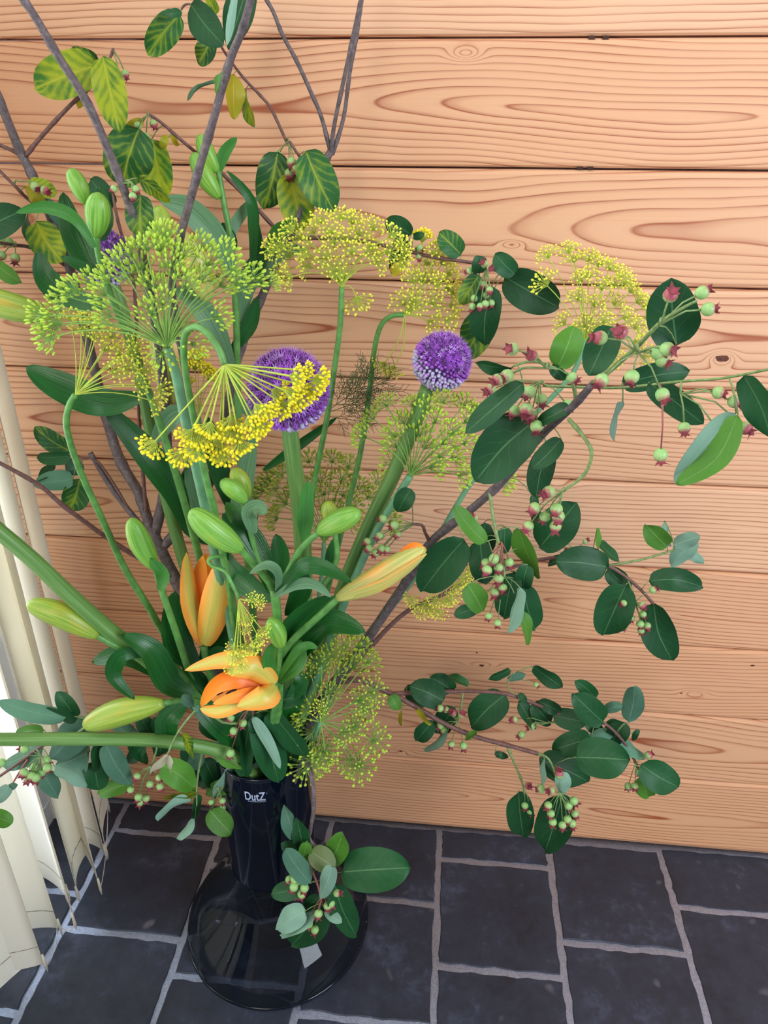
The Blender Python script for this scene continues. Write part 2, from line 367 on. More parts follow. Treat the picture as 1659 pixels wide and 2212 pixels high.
def leaf(parent, bx, by, tx, ty, w, Y, code='g', node=None, rolld=None, fold=None, bend=None, dY=None, pet=True):
    Lp = math.hypot(tx-bx, ty-by)
    flip = -1 if code in 'bd' else 1
    ratio = w/max(Lp, 1)
    if rolld is None:
        rolld = math.degrees(math.acos(max(.3, min(1, ratio/.52)))) if ratio < .46 else random.uniform(-14, 14)
        if ratio < .46 and random.random() < .5: rolld = -rolld
    if fold is None: fold = random.uniform(8, 20)
    if bend is None: bend = random.uniform(-.05, .05)
    if dY is None: dY = random.uniform(-.012, .012)
    mx_, my_ = (bx+tx)/2-(ty-by)*bend, (by+ty)/2+(tx-bx)*bend
    ctrl = [(bx, by, Y), (mx_, my_, Y+dY*.2-.004), (tx, ty, Y+dY)]
    NU = 14; q = cr(ctrl, NU//2); w3 = [P(*p) for p in q]
    s_ = S(mx_, my_, Y); hw = w*.5*s_/max(.34, math.cos(math.radians(rolld)))
    tw_ = random.uniform(-16, 16); fr_ = frames(w3, (rolld-tw_, rolld+tw_), flip); mb = MB()
    blade(mb, w3, fr_, hw, prof_amel, math.radians(fold), NU, 4, wav=.38)
    mats = [LM[code], 'leaf_underside_dark' if code not in 'bd' else LM[code], 'twig_green']
    if code in 'bd': mats[0] = 'leaf_green'; mats[1] = LM[code]
    if code in 'Yw': mats[1] = LM[code]
    if code in 'lc': mats[1] = 'leaf_underside'
    if node is not None and pet:
        a = w3[0]; b = node; mid = (a+b)/2+Vector((0, 0, .2*(a-b).length)); mid -= fr_[0][1]*0
        pts = [a*(1-t)**2+mid*2*t*(1-t)+b*t*t for t in (0, .33, .66, 1)]
        mb.tube(pts, [.0006]*4, 4, 2)
    return mb.build('leaf', mats, parent)
# berries: shared meshes
_b = MB(); _b.ellipsoid(Vector((0, 0, 0)), Vector((0, 0, 1)), 1.0, 1.0, 12, 7); BERRY = _b.mesh('berry', ['berry_skin'])
CAL = []
for vv in range(3):
    _c = MB(); _c.tube([Vector((0, 0, .85)), Vector((0, 0, 1.15))], [.42, .5], 8, 0)
    for q in range(5):
        a = 2*math.pi*q/5+random.uniform(-.15, .15); o_ = random.uniform(.75, 1.15); dr = Vector((math.cos(a), math.sin(a), 0)); sd = Vector((-math.sin(a), math.cos(a), 0))
        b0 = len(_c.v); _c.v += [dr*.38+sd*.3+Vector((0, 0, 1.05)), dr*.38-sd*.3+Vector((0, 0, 1.05)), dr*o_+Vector((0, 0, 1.75-.35*o_)), dr*.3+Vector((0, 0, .9))]
        _c.face((b0, b0+1, b0+2)); _c.face((b0+1, b0+3, b0+2)); _c.face((b0+3, b0, b0+2))
    CAL.append(_c.mesh('calyx', ['calyx'], False))
def berry(parent, c, axis, r):
    q = Vector((0, 0, 1)).rotation_difference(axis.normalized())
    mtx = Matrix.Translation(c) @ q.to_matrix().to_4x4() @ Matrix.Diagonal((r, r, r*random.uniform(.95, 1.08), 1))
    b = linkcopy(BERRY, 'berry', parent, mtx)
    linkcopy(random.choice(CAL), 'calyx', b, Matrix.Rotation(random.random()*6, 4, 'Z') @ Matrix.Diagonal((1.25, 1.25, 1.0, 1)), Matrix())
class Branch:
    def __init__(s, name, label, cat, base, group=None):
        s.root = empty(name, P(*base), label, cat, group); s.tw = []
    def twig(s, pts, ra, rb, mat='bark', knob=.18):
        mb = MB(); q, w = stem_mb(mb, pts, ra, rb, 8 if ra > 4 else 5, 0, 4, knob); mb.build('twig' if ra < 6 else 'stem', mat, s.root)
        for i in range(len(q)-1):
            for t in (0, .5): s.tw.append((q[i][0]+(q[i+1][0]-q[i][0])*t, q[i][1]+(q[i+1][1]-q[i][1])*t, q[i][2]+(q[i+1][2]-q[i][2])*t))
        return s
    def near(s, x, y): return min(s.tw, key=lambda p: (p[0]-x)**2+(p[1]-y)**2)
    def leaves(s, data):
        for d in data:
            bx, by, tx, ty, w_, code = d[:6]; dz = d[6] if len(d) > 6 and d[6] is not None else random.uniform(-.012, .008)
            kw = d[7] if len(d) > 7 else {}
            n = s.near(bx, by); node = P(*n)
            if math.hypot(n[0]-bx, n[1]-by) > 110: node = None
            leaf(s.root, bx, by, tx, ty, w_, n[2]+dz, code, node, **kw)
    def berries(s, hub, r, pts, mat='twig_green', dz=-.004):
        n = s.near(*hub); hy = n[2]+dz; mb = MB()
        h = P(hub[0], hub[1], hy); nn = P(*n)
        if (h-nn).length > .002:
            m_ = (h+nn)/2+Vector((0, 0, .003)); mb.tube([nn, m_, h], [.0011, .0010, .0009], 5)
        for (x, y) in pts:
            rr_ = r*random.uniform(.92, 1.08)*S(x, y, hy); Yb = hy+random.uniform(-.010, .006); c = P(x, y, Yb)
            d_ = (c-h); L = d_.length
            if L > .0001:
                mid = h+d_*.5+Vector((0, 0, .12*L)); a = c-(c-mid).normalized()*rr_*.9
                mb.tube([h, mid, a], [.0007, .0006, .0006], 4)
                ax = (c-mid).normalized()
            else: ax = Vector((0, -1, 0))
            berry(s.root, c, (ax+(Vector((0, -.9, .15)) if r > 13 else Vector((0, -.35, -.25)))*random.random()), rr_)
        mb.build('fruit_stalk', mat, s.root)
# ---------------------------------------------------------------- the room
zb = [0.0, .1865, .340, .4878, .635, .782, .9285, 1.0665, 1.207, 1.346, 1.49, 1.635, 1.78, 1.925, 2.07, 2.215, 2.36, 2.5]
WY = 1.008
wall = empty('wall_back', (0, WY, 0), 'wall of horizontal orange-brown softwood planks with visible grain', None, kind='structure')
mb = MB(); mb.box(-.95, 2.4, WY+.016, WY+.08, 0, 2.5); mb.build('backing', 'twig_brown', wall)
for i in range(len(zb)-1):
    z0, z1 = zb[i]+.0012, zb[i+1]-.0012; mb = MB(); zc = (z0+z1)/2; b = .0042
    # chamfered front edges
    prof = [(WY+.016, z0), (WY+b, z0), (WY+.0010, z0+.0022), (WY, z0+.006), (WY, z1-.006), (WY+.0010, z1-.0022), (WY+b, z1), (WY+.016, z1)]
    if i == 0: prof[1:4] = [(WY+.010, z0), (WY+.004, z0+.006), (WY, z0+.016)]
    for x in (-.95, 2.4):
        for (yy, z) in prof: mb.v.append(Vector((x, yy, z)))
    n = len(prof)
    for j in range(n): mb.face((j, (j+1) % n, n+(j+1) % n, n+j))
    mb.face(tuple(range(n))[::-1]); mb.face(tuple(range(n, 2*n)))
    o = mb.build('plank', 'plank_wood', wall, False, origin=Vector((.3, WY, zc)))
for jx, jy in ((1278, 82), (1308, 82), (1253, 363), (1275, 363)):
    c = P(jx, jy, WY+.002); mb = MB(); mb.box(c.x-.0035, c.x+.0035, c.y-.0015, c.y+.002, c.z-.0014, c.z+.0014); mb.build('clip', 'anther', wall, False)
def knot(px, py, r, n=0):
    c = P(px, py, WY-.0006); mb = MB(); b0 = 0
    mb.v.append(c)
    for j in range(14):
        a = 2*math.pi*j/14; k_ = random.uniform(.7, 1.15); mb.v.append(c+Vector((math.cos(a)*r*k_*1.3, .0004, math.sin(a)*r*k_*.7)))
    for j in range(14): mb.face((0, 1+j, 1+(j+1) % 14))
    mb.build('knot', 'knot', wall)
for a in ((1560, 774, .0075), (1472, 1498, .002), (1626, 1438, .003), (1040, 1438, .004), (866, 1623, .003), (1030, 1410, .002)): knot(*a)
# slate floor
floor = empty('floor', (0, 0, 0), 'dark slate tiles laid in staggered columns with pale grey joints', None, kind='structure')
mb = MB(); mb.box(-2.2, 3.2, -3.2, WY+.05, -.06, -.0016); mb.build('grout_bed', 'grout', floor)
xs = [-1.061, -.845, -.6285, -.412, -.193, .0265, .2425, .459, .675, .8915, 1.108, 1.324]
ofs = [.70, .595, .942, .883, .845, .942, .798, .884, .80, .72, .85]
def tile(x0, x1, y0, y1):
    g = .0060; x0 += g; x1 -= g; y0 += g; y1 -= g
    if y1-y0 < .01: return
    mb = MB(); per = []; n = 11
    sides = [((x0, y0), (x1, y0)), ((x1, y0), (x1, y1)), ((x1, y1), (x0, y1)), ((x0, y1), (x0, y0))]
    for (a, b) in sides:
        for i in range(n):
            t = i/n; jx, jy = random.uniform(-.0018, .0018), random.uniform(-.0018, .0018)
            per.append((a[0]+(b[0]-a[0])*t+jx, a[1]+(b[1]-a[1])*t+jy))
    cx, cy = (x0+x1)/2, (y0+y1)/2; h = random.uniform(0, .0008)
    m_ = len(per)
    for k_, z in ((1, -.006), (1, -.0014+h), (.985, h)):
        for (x, y) in per: mb.v.append(Vector((cx+(x-cx)*k_, cy+(y-cy)*k_, z)))
    for r_ in range(2):
        for j in range(m_): mb.face((r_*m_+j, r_*m_+(j+1) % m_, (r_+1)*m_+(j+1) % m_, (r_+1)*m_+j))
    mb.face(tuple(2*m_+j for j in range(m_)))
    mb.build('tile', 'slate', floor, False)
for i in range(len(xs)-1):
    ys = []; y = ofs[i]
    while y > -.6: ys.append(y); y -= .2062
    edges = [WY+.004]+ys
    if WY-ofs[i] > .2062: edges = [WY+.004, ofs[i]+.2062]+ys
    for a, b in zip(edges[:-1], edges[1:]):
        if b < -.6: break
        tile(xs[i], xs[i+1], b, a)
# window wall on the left
WX = -.757
mb = MB(); mb.box(WX-.12, WX, .955, WY, 0, 2.5); mb.box(WX-.12, WX, -.9, -.45, 0, 2.5); mb.box(WX-.12, WX, -.45, .955, 2.2, 2.5)
o = mb.build('wall_left', 'wall_plaster', None, False); o['kind'] = 'structure'
win = empty('window_1', (WX, .25, 0), 'floor-length window behind the vertical blind', None, kind='structure')
mb = MB()
for y0, y1 in ((.90, .955), (.60, .64), (-.45, -.40), (.08, .13)): mb.box(WX-.06, WX-.005, y0, y1, .03, 2.2)
mb.box(WX-.06, WX-.005, -.45, .955, 2.14, 2.2); mb.box(WX-.06, WX-.003, -.45, .955, 0, .05); mb.build('window_frame', 'window_frame_white', win, False)
for y0, y1 in ((.64, .90), (.13, .60), (-.40, .08)):
    mb = MB(); mb.box(WX-.034, WX-.030, y0, y1, .05, 2.14); mb.build('window_pane', 'window_glass', win, False)
mb = MB(); mb.box(-6, WX-.13, -4, 5, -.16, -.10); o = mb.build('terrace', 'terrace', None, False); o['kind'] = 'structure'
# vertical blind
bl = empty('vertical_blind', (-.66, .6, .03), 'cream fabric vertical blind hanging in front of the window at left', 'blind')
def vane(p, q, zbot=.03, bow=.006, seam=.045):
    p = Vector((*p, 0)); q = Vector((*q, 0)); d = q-p; n = Vector((-d.y, d.x, 0)).normalized(); mb = MB(); K = 6
    for lay in (-.0004, .0004):
        for z in (zbot, zbot+seam, 1.2, 2.42):
            for i in range(K+1):
                t = i/K; mb.v.append(p+d*t+n*(bow*(1-(2*t-1)**2)+lay)+Vector((0, 0, z)))
    R_ = K+1
    for l_ in (0, 1):
        for r_ in range(3):
            for i in range(K):
                a = l_*4*R_+r_*R_+i; f_ = (a, a+1, a+R_+1, a+R_); mb.face(f_ if l_ else f_[::-1])
    for r_ in range(3):
        for i in (0, K):
            a = r_*R_+i; b = 4*R_+a; mb.face((a, b, b+R_, a+R_))
    v = mb.build('vane', 'blind_fabric', bl)
    mb = MB()
    pts = [p+d*t+n*(bow*(1-(2*t-1)**2)) + Vector((0, 0, zbot+seam)) for t in (0.0, .2, .4, .6, .8, 1.0)]
    mb.tube(pts, [.0010]*6, 4); s_ = mb.build('seam', 'seam', v)
    s_.matrix_parent_inverse = Matrix()
    v_inv = (PINV[bl.name]).copy(); s_.matrix_parent_inverse = Matrix()
    # weight plate in the pocket, with end clips
    dn = d.normalized()
    for e, sgn in ((p, -1), (q, 1)):
        mb = MB(); c = e+dn*sgn*.002
        mb.tube([c+Vector((0, 0, zbot-.022)), c+Vector((0, 0, zbot-.006)), c+Vector((0, 0, zbot+seam*.5))], [.0008, .0026, .0020], 6)
        mb.build('bottom_weight', 'blind_weight', v).matrix_parent_inverse = Matrix()
    return v
VP = [((-.735, .43), (-.636, .668), .026, .010), ((-.70, .632), (-.612, .655), .034, -.004), ((-.71, .70), (-.624, .722), .022, .006),
      ((-.655, .795), (-.600, .732), .030, .003), ((-.70, .80), (-.628, .765), .045, .004), ((-.705, .815), (-.630, .772), .045, .004),
      ((-.640, .865), (-.618, .782), .030, -.010), ((-.66, .875), (-.584, .797), .034, .003), ((-.66, .885), (-.608, .868), .03, .004), ((-.606, .872), (-.648, .972), .03, .008),
      ((-.74, .30), (-.70, .42), .026, .008), ((-.74, .16), (-.70, .28), .026, .008)]
VPO = [vane(p, q, z, b) for p, q, z, b in VP]
for a, b in ((1, 2), (7, 9), (3, 2)):
    A = Vector((*VP[a][1], .018)); B = Vector((*VP[b][1], .028)); mb = MB()
    pts = [A.lerp(B, t)+Vector((0, 0, -.020*4*t*(1-t)+.006)) for t in [i/8 for i in range(9)]]
    for q_ in pts: q_.z = max(q_.z, .003)
    mb.tube(pts, [.0008]*9, 5); mb.build('bead_chain', 'blind_chain', bl)
# ---------------------------------------------------------------- vase
VC = Vector((-.2545, .795, 0)); VR = .0735; VH = .412
vase = empty('floor_vase', VC, 'tall dark navy glass vase with flared smoky foot standing on the slate floor', 'vase')
mb = MB()
mb.lathe([(.001, .012), (.066, .012), (.071, .018), (.0705, .06), (.0700, .12), (.0705, .2), (.0720, .3), (VR, VH-.004), (VR-.001, VH), (VR-.004, VH), (VR-.006, VH-.006), (.066, .3), (.064, .06), (.001, .05)], 64, 0, VC)
mb.build('vase_body', 'vase_dark', vase)
mb = MB()
outer = [(.0709, .165), (.0722, .155), (.077, .138), (.084, .122), (.096, .098), (.112, .076), (.131, .055), (.147, .036), (.1565, .018), (.158, .008), (.155, .001)]
inner = [(r-.004, z) for r, z in outer[::-1][:-2]]
mb.lathe(outer, 72, 0, VC); ob = mb.build('vase_foot', 'vase_smoky_glass', vase)
mb = MB(); mb.tube([VC+Vector((.1565*math.cos(a), .1565*math.sin(a), .0035)) for a in [i*math.pi/36 for i in range(73)]], [.003]*73, 6); mb.build('foot_rim', 'vase_dark', vase)
mb = MB(); mb.tube([VC+Vector(((VR-.0025)*math.cos(a), (VR-.0025)*math.sin(a), VH)) for a in [i*math.pi/36 for i in range(73)]], [.0030]*73, 6); mb.build('rim', 'vase_dark', vase)
# logo
def hit(px, py, R):
    d = ray(px, py); a = d.x**2+d.y**2; b = 2*(d.x*(-VC.x)+d.y*(-VC.y)); c = VC.x**2+VC.y**2-R*R
    t = (-b-math.sqrt(b*b-4*a*c))/(2*a); p = CAM+d*t; return math.atan2(p.y-VC.y, p.x-VC.x), p.z
a0, z0 = hit(530, 1727, VR); a1, z1 = hit(574, 1727, VR); _, zt = hit(550, 1712, VR)
def wraptext(txt, ang0, ang1, zb_, zt_, name):
    c = bpy.data.curves.new(name, 'FONT'); c.body = txt; c.offset = .018 if len(txt) < 5 else 0
    o = bpy.data.objects.new(name, c); COL.objects.link(o); bpy.context.view_layer.update()
    me = bpy.data.meshes.new_from_object(o.evaluated_get(bpy.context.evaluated_depsgraph_get())); bpy.data.objects.remove(o)
    xs_ = [v.co.x for v in me.vertices]; ys_ = [v.co.y for v in me.vertices]; X0, X1, Y0, Y1 = min(xs_), max(xs_), min(ys_), max(ys_)
    for v in me.vertices:
        a = ang0+(v.co.x-X0)/(X1-X0)*(ang1-ang0); z = zb_+(v.co.y-Y0)/(Y1-Y0)*(zt_-zb_)
        R_ = .0720+(VR-.0720)*(z-.3)/(VH-.004-.3)+.0004; v.co = (VC.x+R_*math.cos(a), VC.y+R_*math.sin(a), z)
    me.materials.clear(); me.materials.append(MATS['logo_white']); oo = bpy.data.objects.new(name, me); COL.objects.link(oo); oo.parent = vase; oo.matrix_parent_inverse = PINV[vase.name]
wraptext('DutZ', a0, a1, z0, zt, 'logo_lettering')
_, zq = hit(550, 1733, VR); _, zr = hit(550, 1729.5, VR); wraptext('collection', a0+(a1-a0)*.12, a1, zq, zr, 'small_lettering')
a2, z2 = hit(575, 1714, VR); a3, _ = hit(577.5, 1714, VR); wraptext('\u00ae', a2, a3, z2-.0008, z2+.0012, 'registered_mark')
#@@PLANTS
# mouth point of the vase, inside the rim
def mouth(dx=0, dy=0): return (585+dx, 1668, .795+dy)
def deep(dx=0, dy=0): return (585+dx, 1800, .795+dy)
# ================= woody branches =================
B = Branch('serviceberry_branch', 'tallest forked grey serviceberry branch whose bare shoots reach the top edge', 'branch', mouth(-20))
B.twig([deep(-20), mouth(-20), (520, 1540, .80), (455, 1420, .81), (395, 1285, .82), (345, 1180, .83), (322, 1130, .84), (300, 1065, .85), (262, 1000, .86), (235, 920, .87), (200, 780, .87), (160, 610, .86), (110, 470, .85), (68, 375, .84), (45, 330, .84), (22, 275, .83), (-20, 170, .82)], 13, 9)
B.twig([(335, 1160, .835), (352, 1065, .83), (362, 960, .81), (350, 800, .77), (325, 640, .73), (297, 505, .70), (275, 430, .69), (240, 340, .68), (190, 225, .67), (125, 120, .66), (75, 35, .65), (35, -25, .645), (-10, -110, .64)], 10, 8.5)
B.twig([(350, 1185, .83), (390, 1135, .84), (450, 1050, .86), (480, 930, .88), (512, 780, .89), (545, 690, .895), (575, 620, .90), (600, 560, .90), (625, 515, .905), (660, 430, .91), (690, 370, .915), (714, 328, .92)], 10, 8)
B.twig([(420, 1020, .80), (400, 800, .74), (372, 640, .70), (385, 530, .69), (420, 400, .68), (440, 330, .675), (462, 255, .67), (497, 130, .66), (525, 60, .655), (548, -25, .65), (580, -130, .645)], 9, 8.5)
B.twig([(340, 1175, .83), (285, 1112, .84), (235, 1045, .85), (195, 978, .85)], 7, 5)
B.twig([(372, 1245, .82), (300, 1205, .80), (240, 1168, .78), (140, 1095, .75), (80, 1045, .73), (-20, 990, .70)], 6, 4.5, 'twig_brown')
B.twig([(714, 330, .92), (695, 255, .92), (672, 200, .92), (640, 130, .92), (610, 75, .92), (590, 25, .92), (565, -20, .92), (530, -100, .92)], 4.5, 4, 'bark')
B.twig([(715, 330, .92), (722, 270, .915), (740, 185, .91), (758, 100, .91), (775, 20, .905), (782, -20, .90), (790, -130, .90)], 4.5, 4.2, 'bark')
B.twig([(718, 334, .92), (742, 255, .93), (755, 160, .93), (770, 80, .93), (784, -15, .93), (800, -110, .93)], 4.5, 4, 'bark')
B.twig([(45, 335, .84), (22, 323, .84), (-15, 308, .83)], 4.5, 4, 'twig_brown')
B.twig([(55, 338, .84), (85, 300, .84), (130, 250, .83), (165, 215, .83), (205, 178, .825), (235, 130, .82), (245, 104, .82)], 5, 3, 'twig_brown')
B.twig([(90, 450, .83), (60, 430, .83), (35, 405, .82), (-15, 355, .81)], 4, 3.4, 'twig_brown')
B.twig([(150, 580, .86), (100, 545, .84), (60, 533, .83), (30, 529, .82), (-15, 522, .80)], 4.5, 3.5, 'twig_brown')
B.twig([(605, 505, .90), (545, 440, .89), (480, 375, .88), (430, 335, .87), (385, 297, .86), (345, 262, .85), (318, 246, .84)], 4.2, 3, 'twig_brown')
B.twig([(622, 312, .92), (616, 300, .92), (586, 236, .92), (562, 206, .92), (532, 175, .91), (508, 145, .90), (478, 101, .88), (450, 50, .87), (425, 15, .86), (400, 10, .86), (388, 28, .86)], 3.6, 2.2, 'twig_brown')
B.twig([(690, 400, .91), (655, 350, .905), (625, 305, .90)], 3, 3, 'twig_brown')
B.twig([(625, 515, .905), (700, 514, .90), (780, 520, .89), (870, 540, .88), (940, 556, .87), (1010, 566, .86), (1055, 575, .855), (1090, 598, .85)], 5, 3, 'twig_brown')
B.twig([(285, 1110, .84), (215, 1000, .85), (180, 990, .85), (158, 982, .85)], 3, 2.5, 'twig_brown')
B.twig([(318, 1140, .84), (300, 900, .84), (290, 620, .84), (255, 480, .84), (240, 400, .84)], 4, 3, 'twig_brown')
B.leaves([
 (388, 30, 319, 118, 62, 'y'), (393, 27, 350, 30, 17, 'g', -.02), (412, 10, 483, 98, 66, 'g'), (455, 84, 428, 137, 44, 'y', .01), (467, 30, 447, -6, 26, 'c'),
 (540, -45, 494, 108, 62, 'g', .0, dict(fold=8, rolld=20)), (510, -30, 490, 100, 18, 'b', -.006, dict(rolld=30)), (470, 178, 404, 217, 9, 'g', .0, dict(bend=.12)), (505, 160, 506, 258, 40, 'Y', -.01), (530, 195, 552, 277, 20, 'c'), (474, 160, 468, 202, 14, 'l'),
 (213, 140, 75, 192, 88, 'c', .0, dict(rolld=10)), (214, 130, 148, 114, 38, 'y', .01), (222, 123, 258, 286, 70, 'c', -.02, dict(rolld=5)), (205, 170, 168, 235, 22, 'Y', .01),
 (300, 278, 264, 404, 104, 'y', -.02, dict(rolld=0)), (328, 300, 350, 437, 66, 'c', .0), (300, 385, 366, 437, 30, 'c', .01), (310, 262, 272, 278, 22, 'Y', .0), (350, 319, 359, 291, 18, 'Y'), (374, 286, 384, 316, 14, 'Y'),
 (303, 420, 305, 515, 62, 'y', .01), (196, 388, 242, 452, 52, 'g', .0), (62, 400, 124, 418, 42, 'c'), (54, 405, 101, 446, 24, 'Y', .0), (-45, 505, 54, 453, 68, 'g', -.01), (78, 480, 136, 567, 74, 'c', -.02, dict(rolld=0)), (106, 430, 130, 485, 26, 'd'),
 (60, 460, 72, 540, 16, 'g'), (-25, 560, 47, 610, 36, 'l'), (600, 328, 571, 452, 72, 'y', -.01, dict(rolld=0)), (660, 327, 722, 457, 84, 'y', -.01, dict(rolld=0)), (630, 372, 653, 500, 80, 'c', .005, dict(rolld=0)),
 (888, 506, 832, 476, 46, 'g'), (868, 505, 848, 590, 40, 'g', .02), (996, 550, 948, 503, 50, 'y'), (1040, 553, 1029, 592, 34, 'g', -.01), (1035, 594, 994, 658, 44, 'y'), (1062, 618, 1046, 745, 68, 'g', .0), (1045, 672, 1003, 774, 72, 'y', .02),
 (1112, 592, 1069, 548, 46, 'g'), (1090, 598, 1207, 664, 88, 'g', .05, dict(rolld=0)), (845, 592, 876, 568, 26, 'Y', .01), (893, 512, 917, 505, 18, 'g'),
 (155, 976, 74, 922, 46, 'y'), (152, 985, 80, 989, 33, 'g'), (158, 1035, 72, 1048, 48, 'd', -.01), (176, 998, 142, 1022, 42, 'd'), (172, 1035, 148, 1105, 58, 'y'), (120, 1005, 78, 1042, 20, 'g'),
 (560, 900, 500, 860, 30, 'd', .02),
])
B.berries((245, 108), 8.5, [(236, 150), (261, 176), (271, 160)], dz=.0)
B.berries((320, 248), 8.5, [(298, 272), (332, 268), (316, 295)])
B.berries((285, 395), 8.5, [(287, 424), (246, 408), (294, 409)])
B.berries((42, 392), 9.5, [(76, 403), (97, 411)])
B.berries((35, 528), 10, [(20, 523), (4, 552), (33, 558), (5, 523)])
B.berries((624, 303), 10.5, [(601, 337), (630, 352), (625, 376), (639, 367)], dz=-.01)
B.berries((900, 535), 7.5, [(908, 536), (905, 556)])
B.berries((1052, 582), 8.2, [(1044, 615), (1057, 627), (1024, 645), (1050, 637), (1048, 657), (1037, 662), (1020, 663), (1061, 655), (1059, 579), (1047, 571), (1013, 585)], dz=-.01)
B = Branch('serviceberry_branch', 'leafy serviceberry branch reaching the right edge with the largest red-crowned berries', 'branch', mouth(30))
B.twig([deep(30), mouth(30), (690, 1520, .80), (790, 1385, .78), (870, 1268, .76), (930, 1172, .74), (1010, 1107, .71), (1085, 1040, .67), (1160, 950, .63), (1235, 880, .58), (1282, 828, .545)], 11, 8.5)
B.twig([(1282, 828, .545), (1330, 790, .51), (1380, 745, .48), (1425, 698, .455), (1470, 668, .44), (1505, 650, .43)], 6.5, 3, 'twig_green', 0)
B.twig([(1245, 868, .585), (1232, 815, .57), (1190, 792, .56), (1150, 780, .555), (1110, 790, .55)], 5, 2.5, 'twig_green', 0)
B.twig([(1175, 833, .62), (1260, 836, .60), (1345, 837, .57), (1470, 824, .53), (1560, 817, .50), (1670, 796, .46)], 3.5, 3, 'twig_green', 0)
B.twig([(1228, 905, .58), (1262, 945, .575), (1278, 980, .57), (1262, 1025, .575), (1215, 1062, .58)], 5, 3, 'twig_green', .3)
B.twig([(1058, 1062, .68), (1064, 1110, .675), (1074, 1160, .67), (1085, 1205, .665), (1090, 1250, .66)], 4, 3, 'twig_green', 0)
B.twig([(930, 1172, .74), (918, 1150, .73), (912, 1135, .725), (890, 1132, .72)], 4, 3, 'twig_brown')
B.leaves([
 (1462, 748, 1450, 600, 112, 'g', .03, dict(rolld=0)), (1205, 792, 1240, 705, 68, 'l', .0, dict(rolld=0)), (1322, 704, 1272, 812, 74, 'g', .02, dict(rolld=0)), (1105, 795, 1028, 785, 26, 'g'), (1190, 790, 1220, 820, 28, 'g'),
 (1343, 830, 1490, 802, 60, 'g', .02, dict(rolld=10)), (1400, 826, 1520, 916, 58, 'g', .0, dict(rolld=15)), (1130, 828, 1005, 936, 52, 'g', -.01, dict(rolld=20)), (1162, 903, 1027, 1040, 116, 'g', -.01, dict(rolld=0)),
 (1232, 878, 1160, 916, 34, 'g'), (1212, 948, 1150, 1012, 46, 'g', -.02, dict(rolld=0)), (1186, 966, 1158, 1076, 58, 'g', .0, dict(rolld=0)), (1345, 868, 1327, 952, 14, 'b', .0, dict(bend=.06)),
 (1590, 893, 1459, 1046, 46, 'b', -.006, dict(rolld=-40, fold=10, bend=.03)), (1594, 896, 1461, 1047, 58, 'l', -.010, dict(rolld=25, bend=-.14)),
 (1607, 812, 1668, 950, 62, 'g', .0), (888, 1056, 860, 1106, 44, 'g', .0, dict(rolld=0)), (1003, 1165, 912, 1278, 92, 'g', -.02, dict(rolld=0)), (1048, 1172, 981, 1092, 40, 'l', -.01, dict(rolld=25)),
 (1036, 1168, 1048, 1262, 60, 'g', .03), (1166, 1182, 1245, 1085, 86, 'g', .02, dict(rolld=0)), (1120, 1140, 1164, 1250, 38, 'l', .0), (1090, 1138, 1090, 1196, 34, 'g', .03), (1140, 1220, 1130, 1275, 42, 'g', .0),
 (1110, 1235, 1088, 1336, 56, 'g', .005), (1010, 1262, 1043, 1320, 54, 'l', -.015), (1124, 1270, 1095, 1368, 28, 'b', -.02), (1130, 1262, 1156, 1360, 62, 'g', .01), (1126, 1322, 1140, 1393, 24, 'l', .0),
 (1030, 1315, 981, 1330, 32, 'g', .03), (1045, 1130, 1060, 1190, 40, 'g', .04), (1150, 1070, 1160, 1140, 24, 'g', .03)])
B.berries((1428, 700), 16, [(1448, 638), (1517, 632), (1530, 668)], dz=-.01)
B.berries((1378, 760), 16, [(1296, 730), (1341, 718), (1421, 762), (1441, 754), (1431, 778), (1365, 814), (1300, 822), (1431, 853)], dz=-.02)
B.berries((1431, 880), 15, [(1427, 983)], 'petiole_red', dz=-.06)
B.berries((1470, 850), 14, [(1552, 848), (1586, 868), (1478, 925), (1548, 925), (1611, 925)], dz=-.01)
B.berries((1180, 795), 14, [(1107, 754), (1149, 768), (1095, 812), (1075, 820), (1236, 816)], dz=-.01)
B.berries((1165, 825), 14, [(1060, 842), (1143, 847), (1091, 873), (1111, 888), (1169, 863), (1137, 885), (1147, 899), (1159, 921), (1226, 875)], dz=-.02)
B.berries((1215, 1062), 13, [(1185, 1063), (1155, 1098), (1177, 1116), (1202, 1100), (1206, 1116), (1200, 1137), (1141, 1137)], dz=-.004)
B.berries((1085, 1175), 11, [(1050, 1217), (1067, 1207), (1077, 1226), (1052, 1232), (1100, 1215), (1086, 1270), (1069, 1280), (1077, 1249)], 'petiole_red', dz=-.012)
B.berries((1085, 1260), 8.5, [(1075, 1346), (1056, 1331), (1024, 1118)], dz=.01)
B.berries((895, 1133), 9, [(827, 1121), (852, 1135), (820, 1158), (859, 1155), (793, 1170), (797, 1185), (812, 1194), (835, 1187), (824, 1185)], dz=.0)
B = Branch('serviceberry_branch', 'thin serviceberry branch at mid right with rounded leaves and a hanging berry cluster', 'branch', mouth(40))
B.twig([deep(38), mouth(38), (700, 1520, .82), (805, 1392, .83), (880, 1320, .84), (950, 1288, .845), (1010, 1255, .85), (1105, 1226, .85), (1190, 1206, .85), (1300, 1218, .85), (1350, 1245, .85), (1385, 1275, .85), (1412, 1305, .85)], 6, 3, 'twig_brown')
B.twig([(1308, 1222, .85), (1380, 1210, .85), (1450, 1190, .845), (1500, 1175, .84)], 3, 2.2, 'twig_green', 0)
B.twig([(1355, 1248, .85), (1368, 1285, .85), (1378, 1320, .85)], 2.6, 2, 'twig_green', 0)
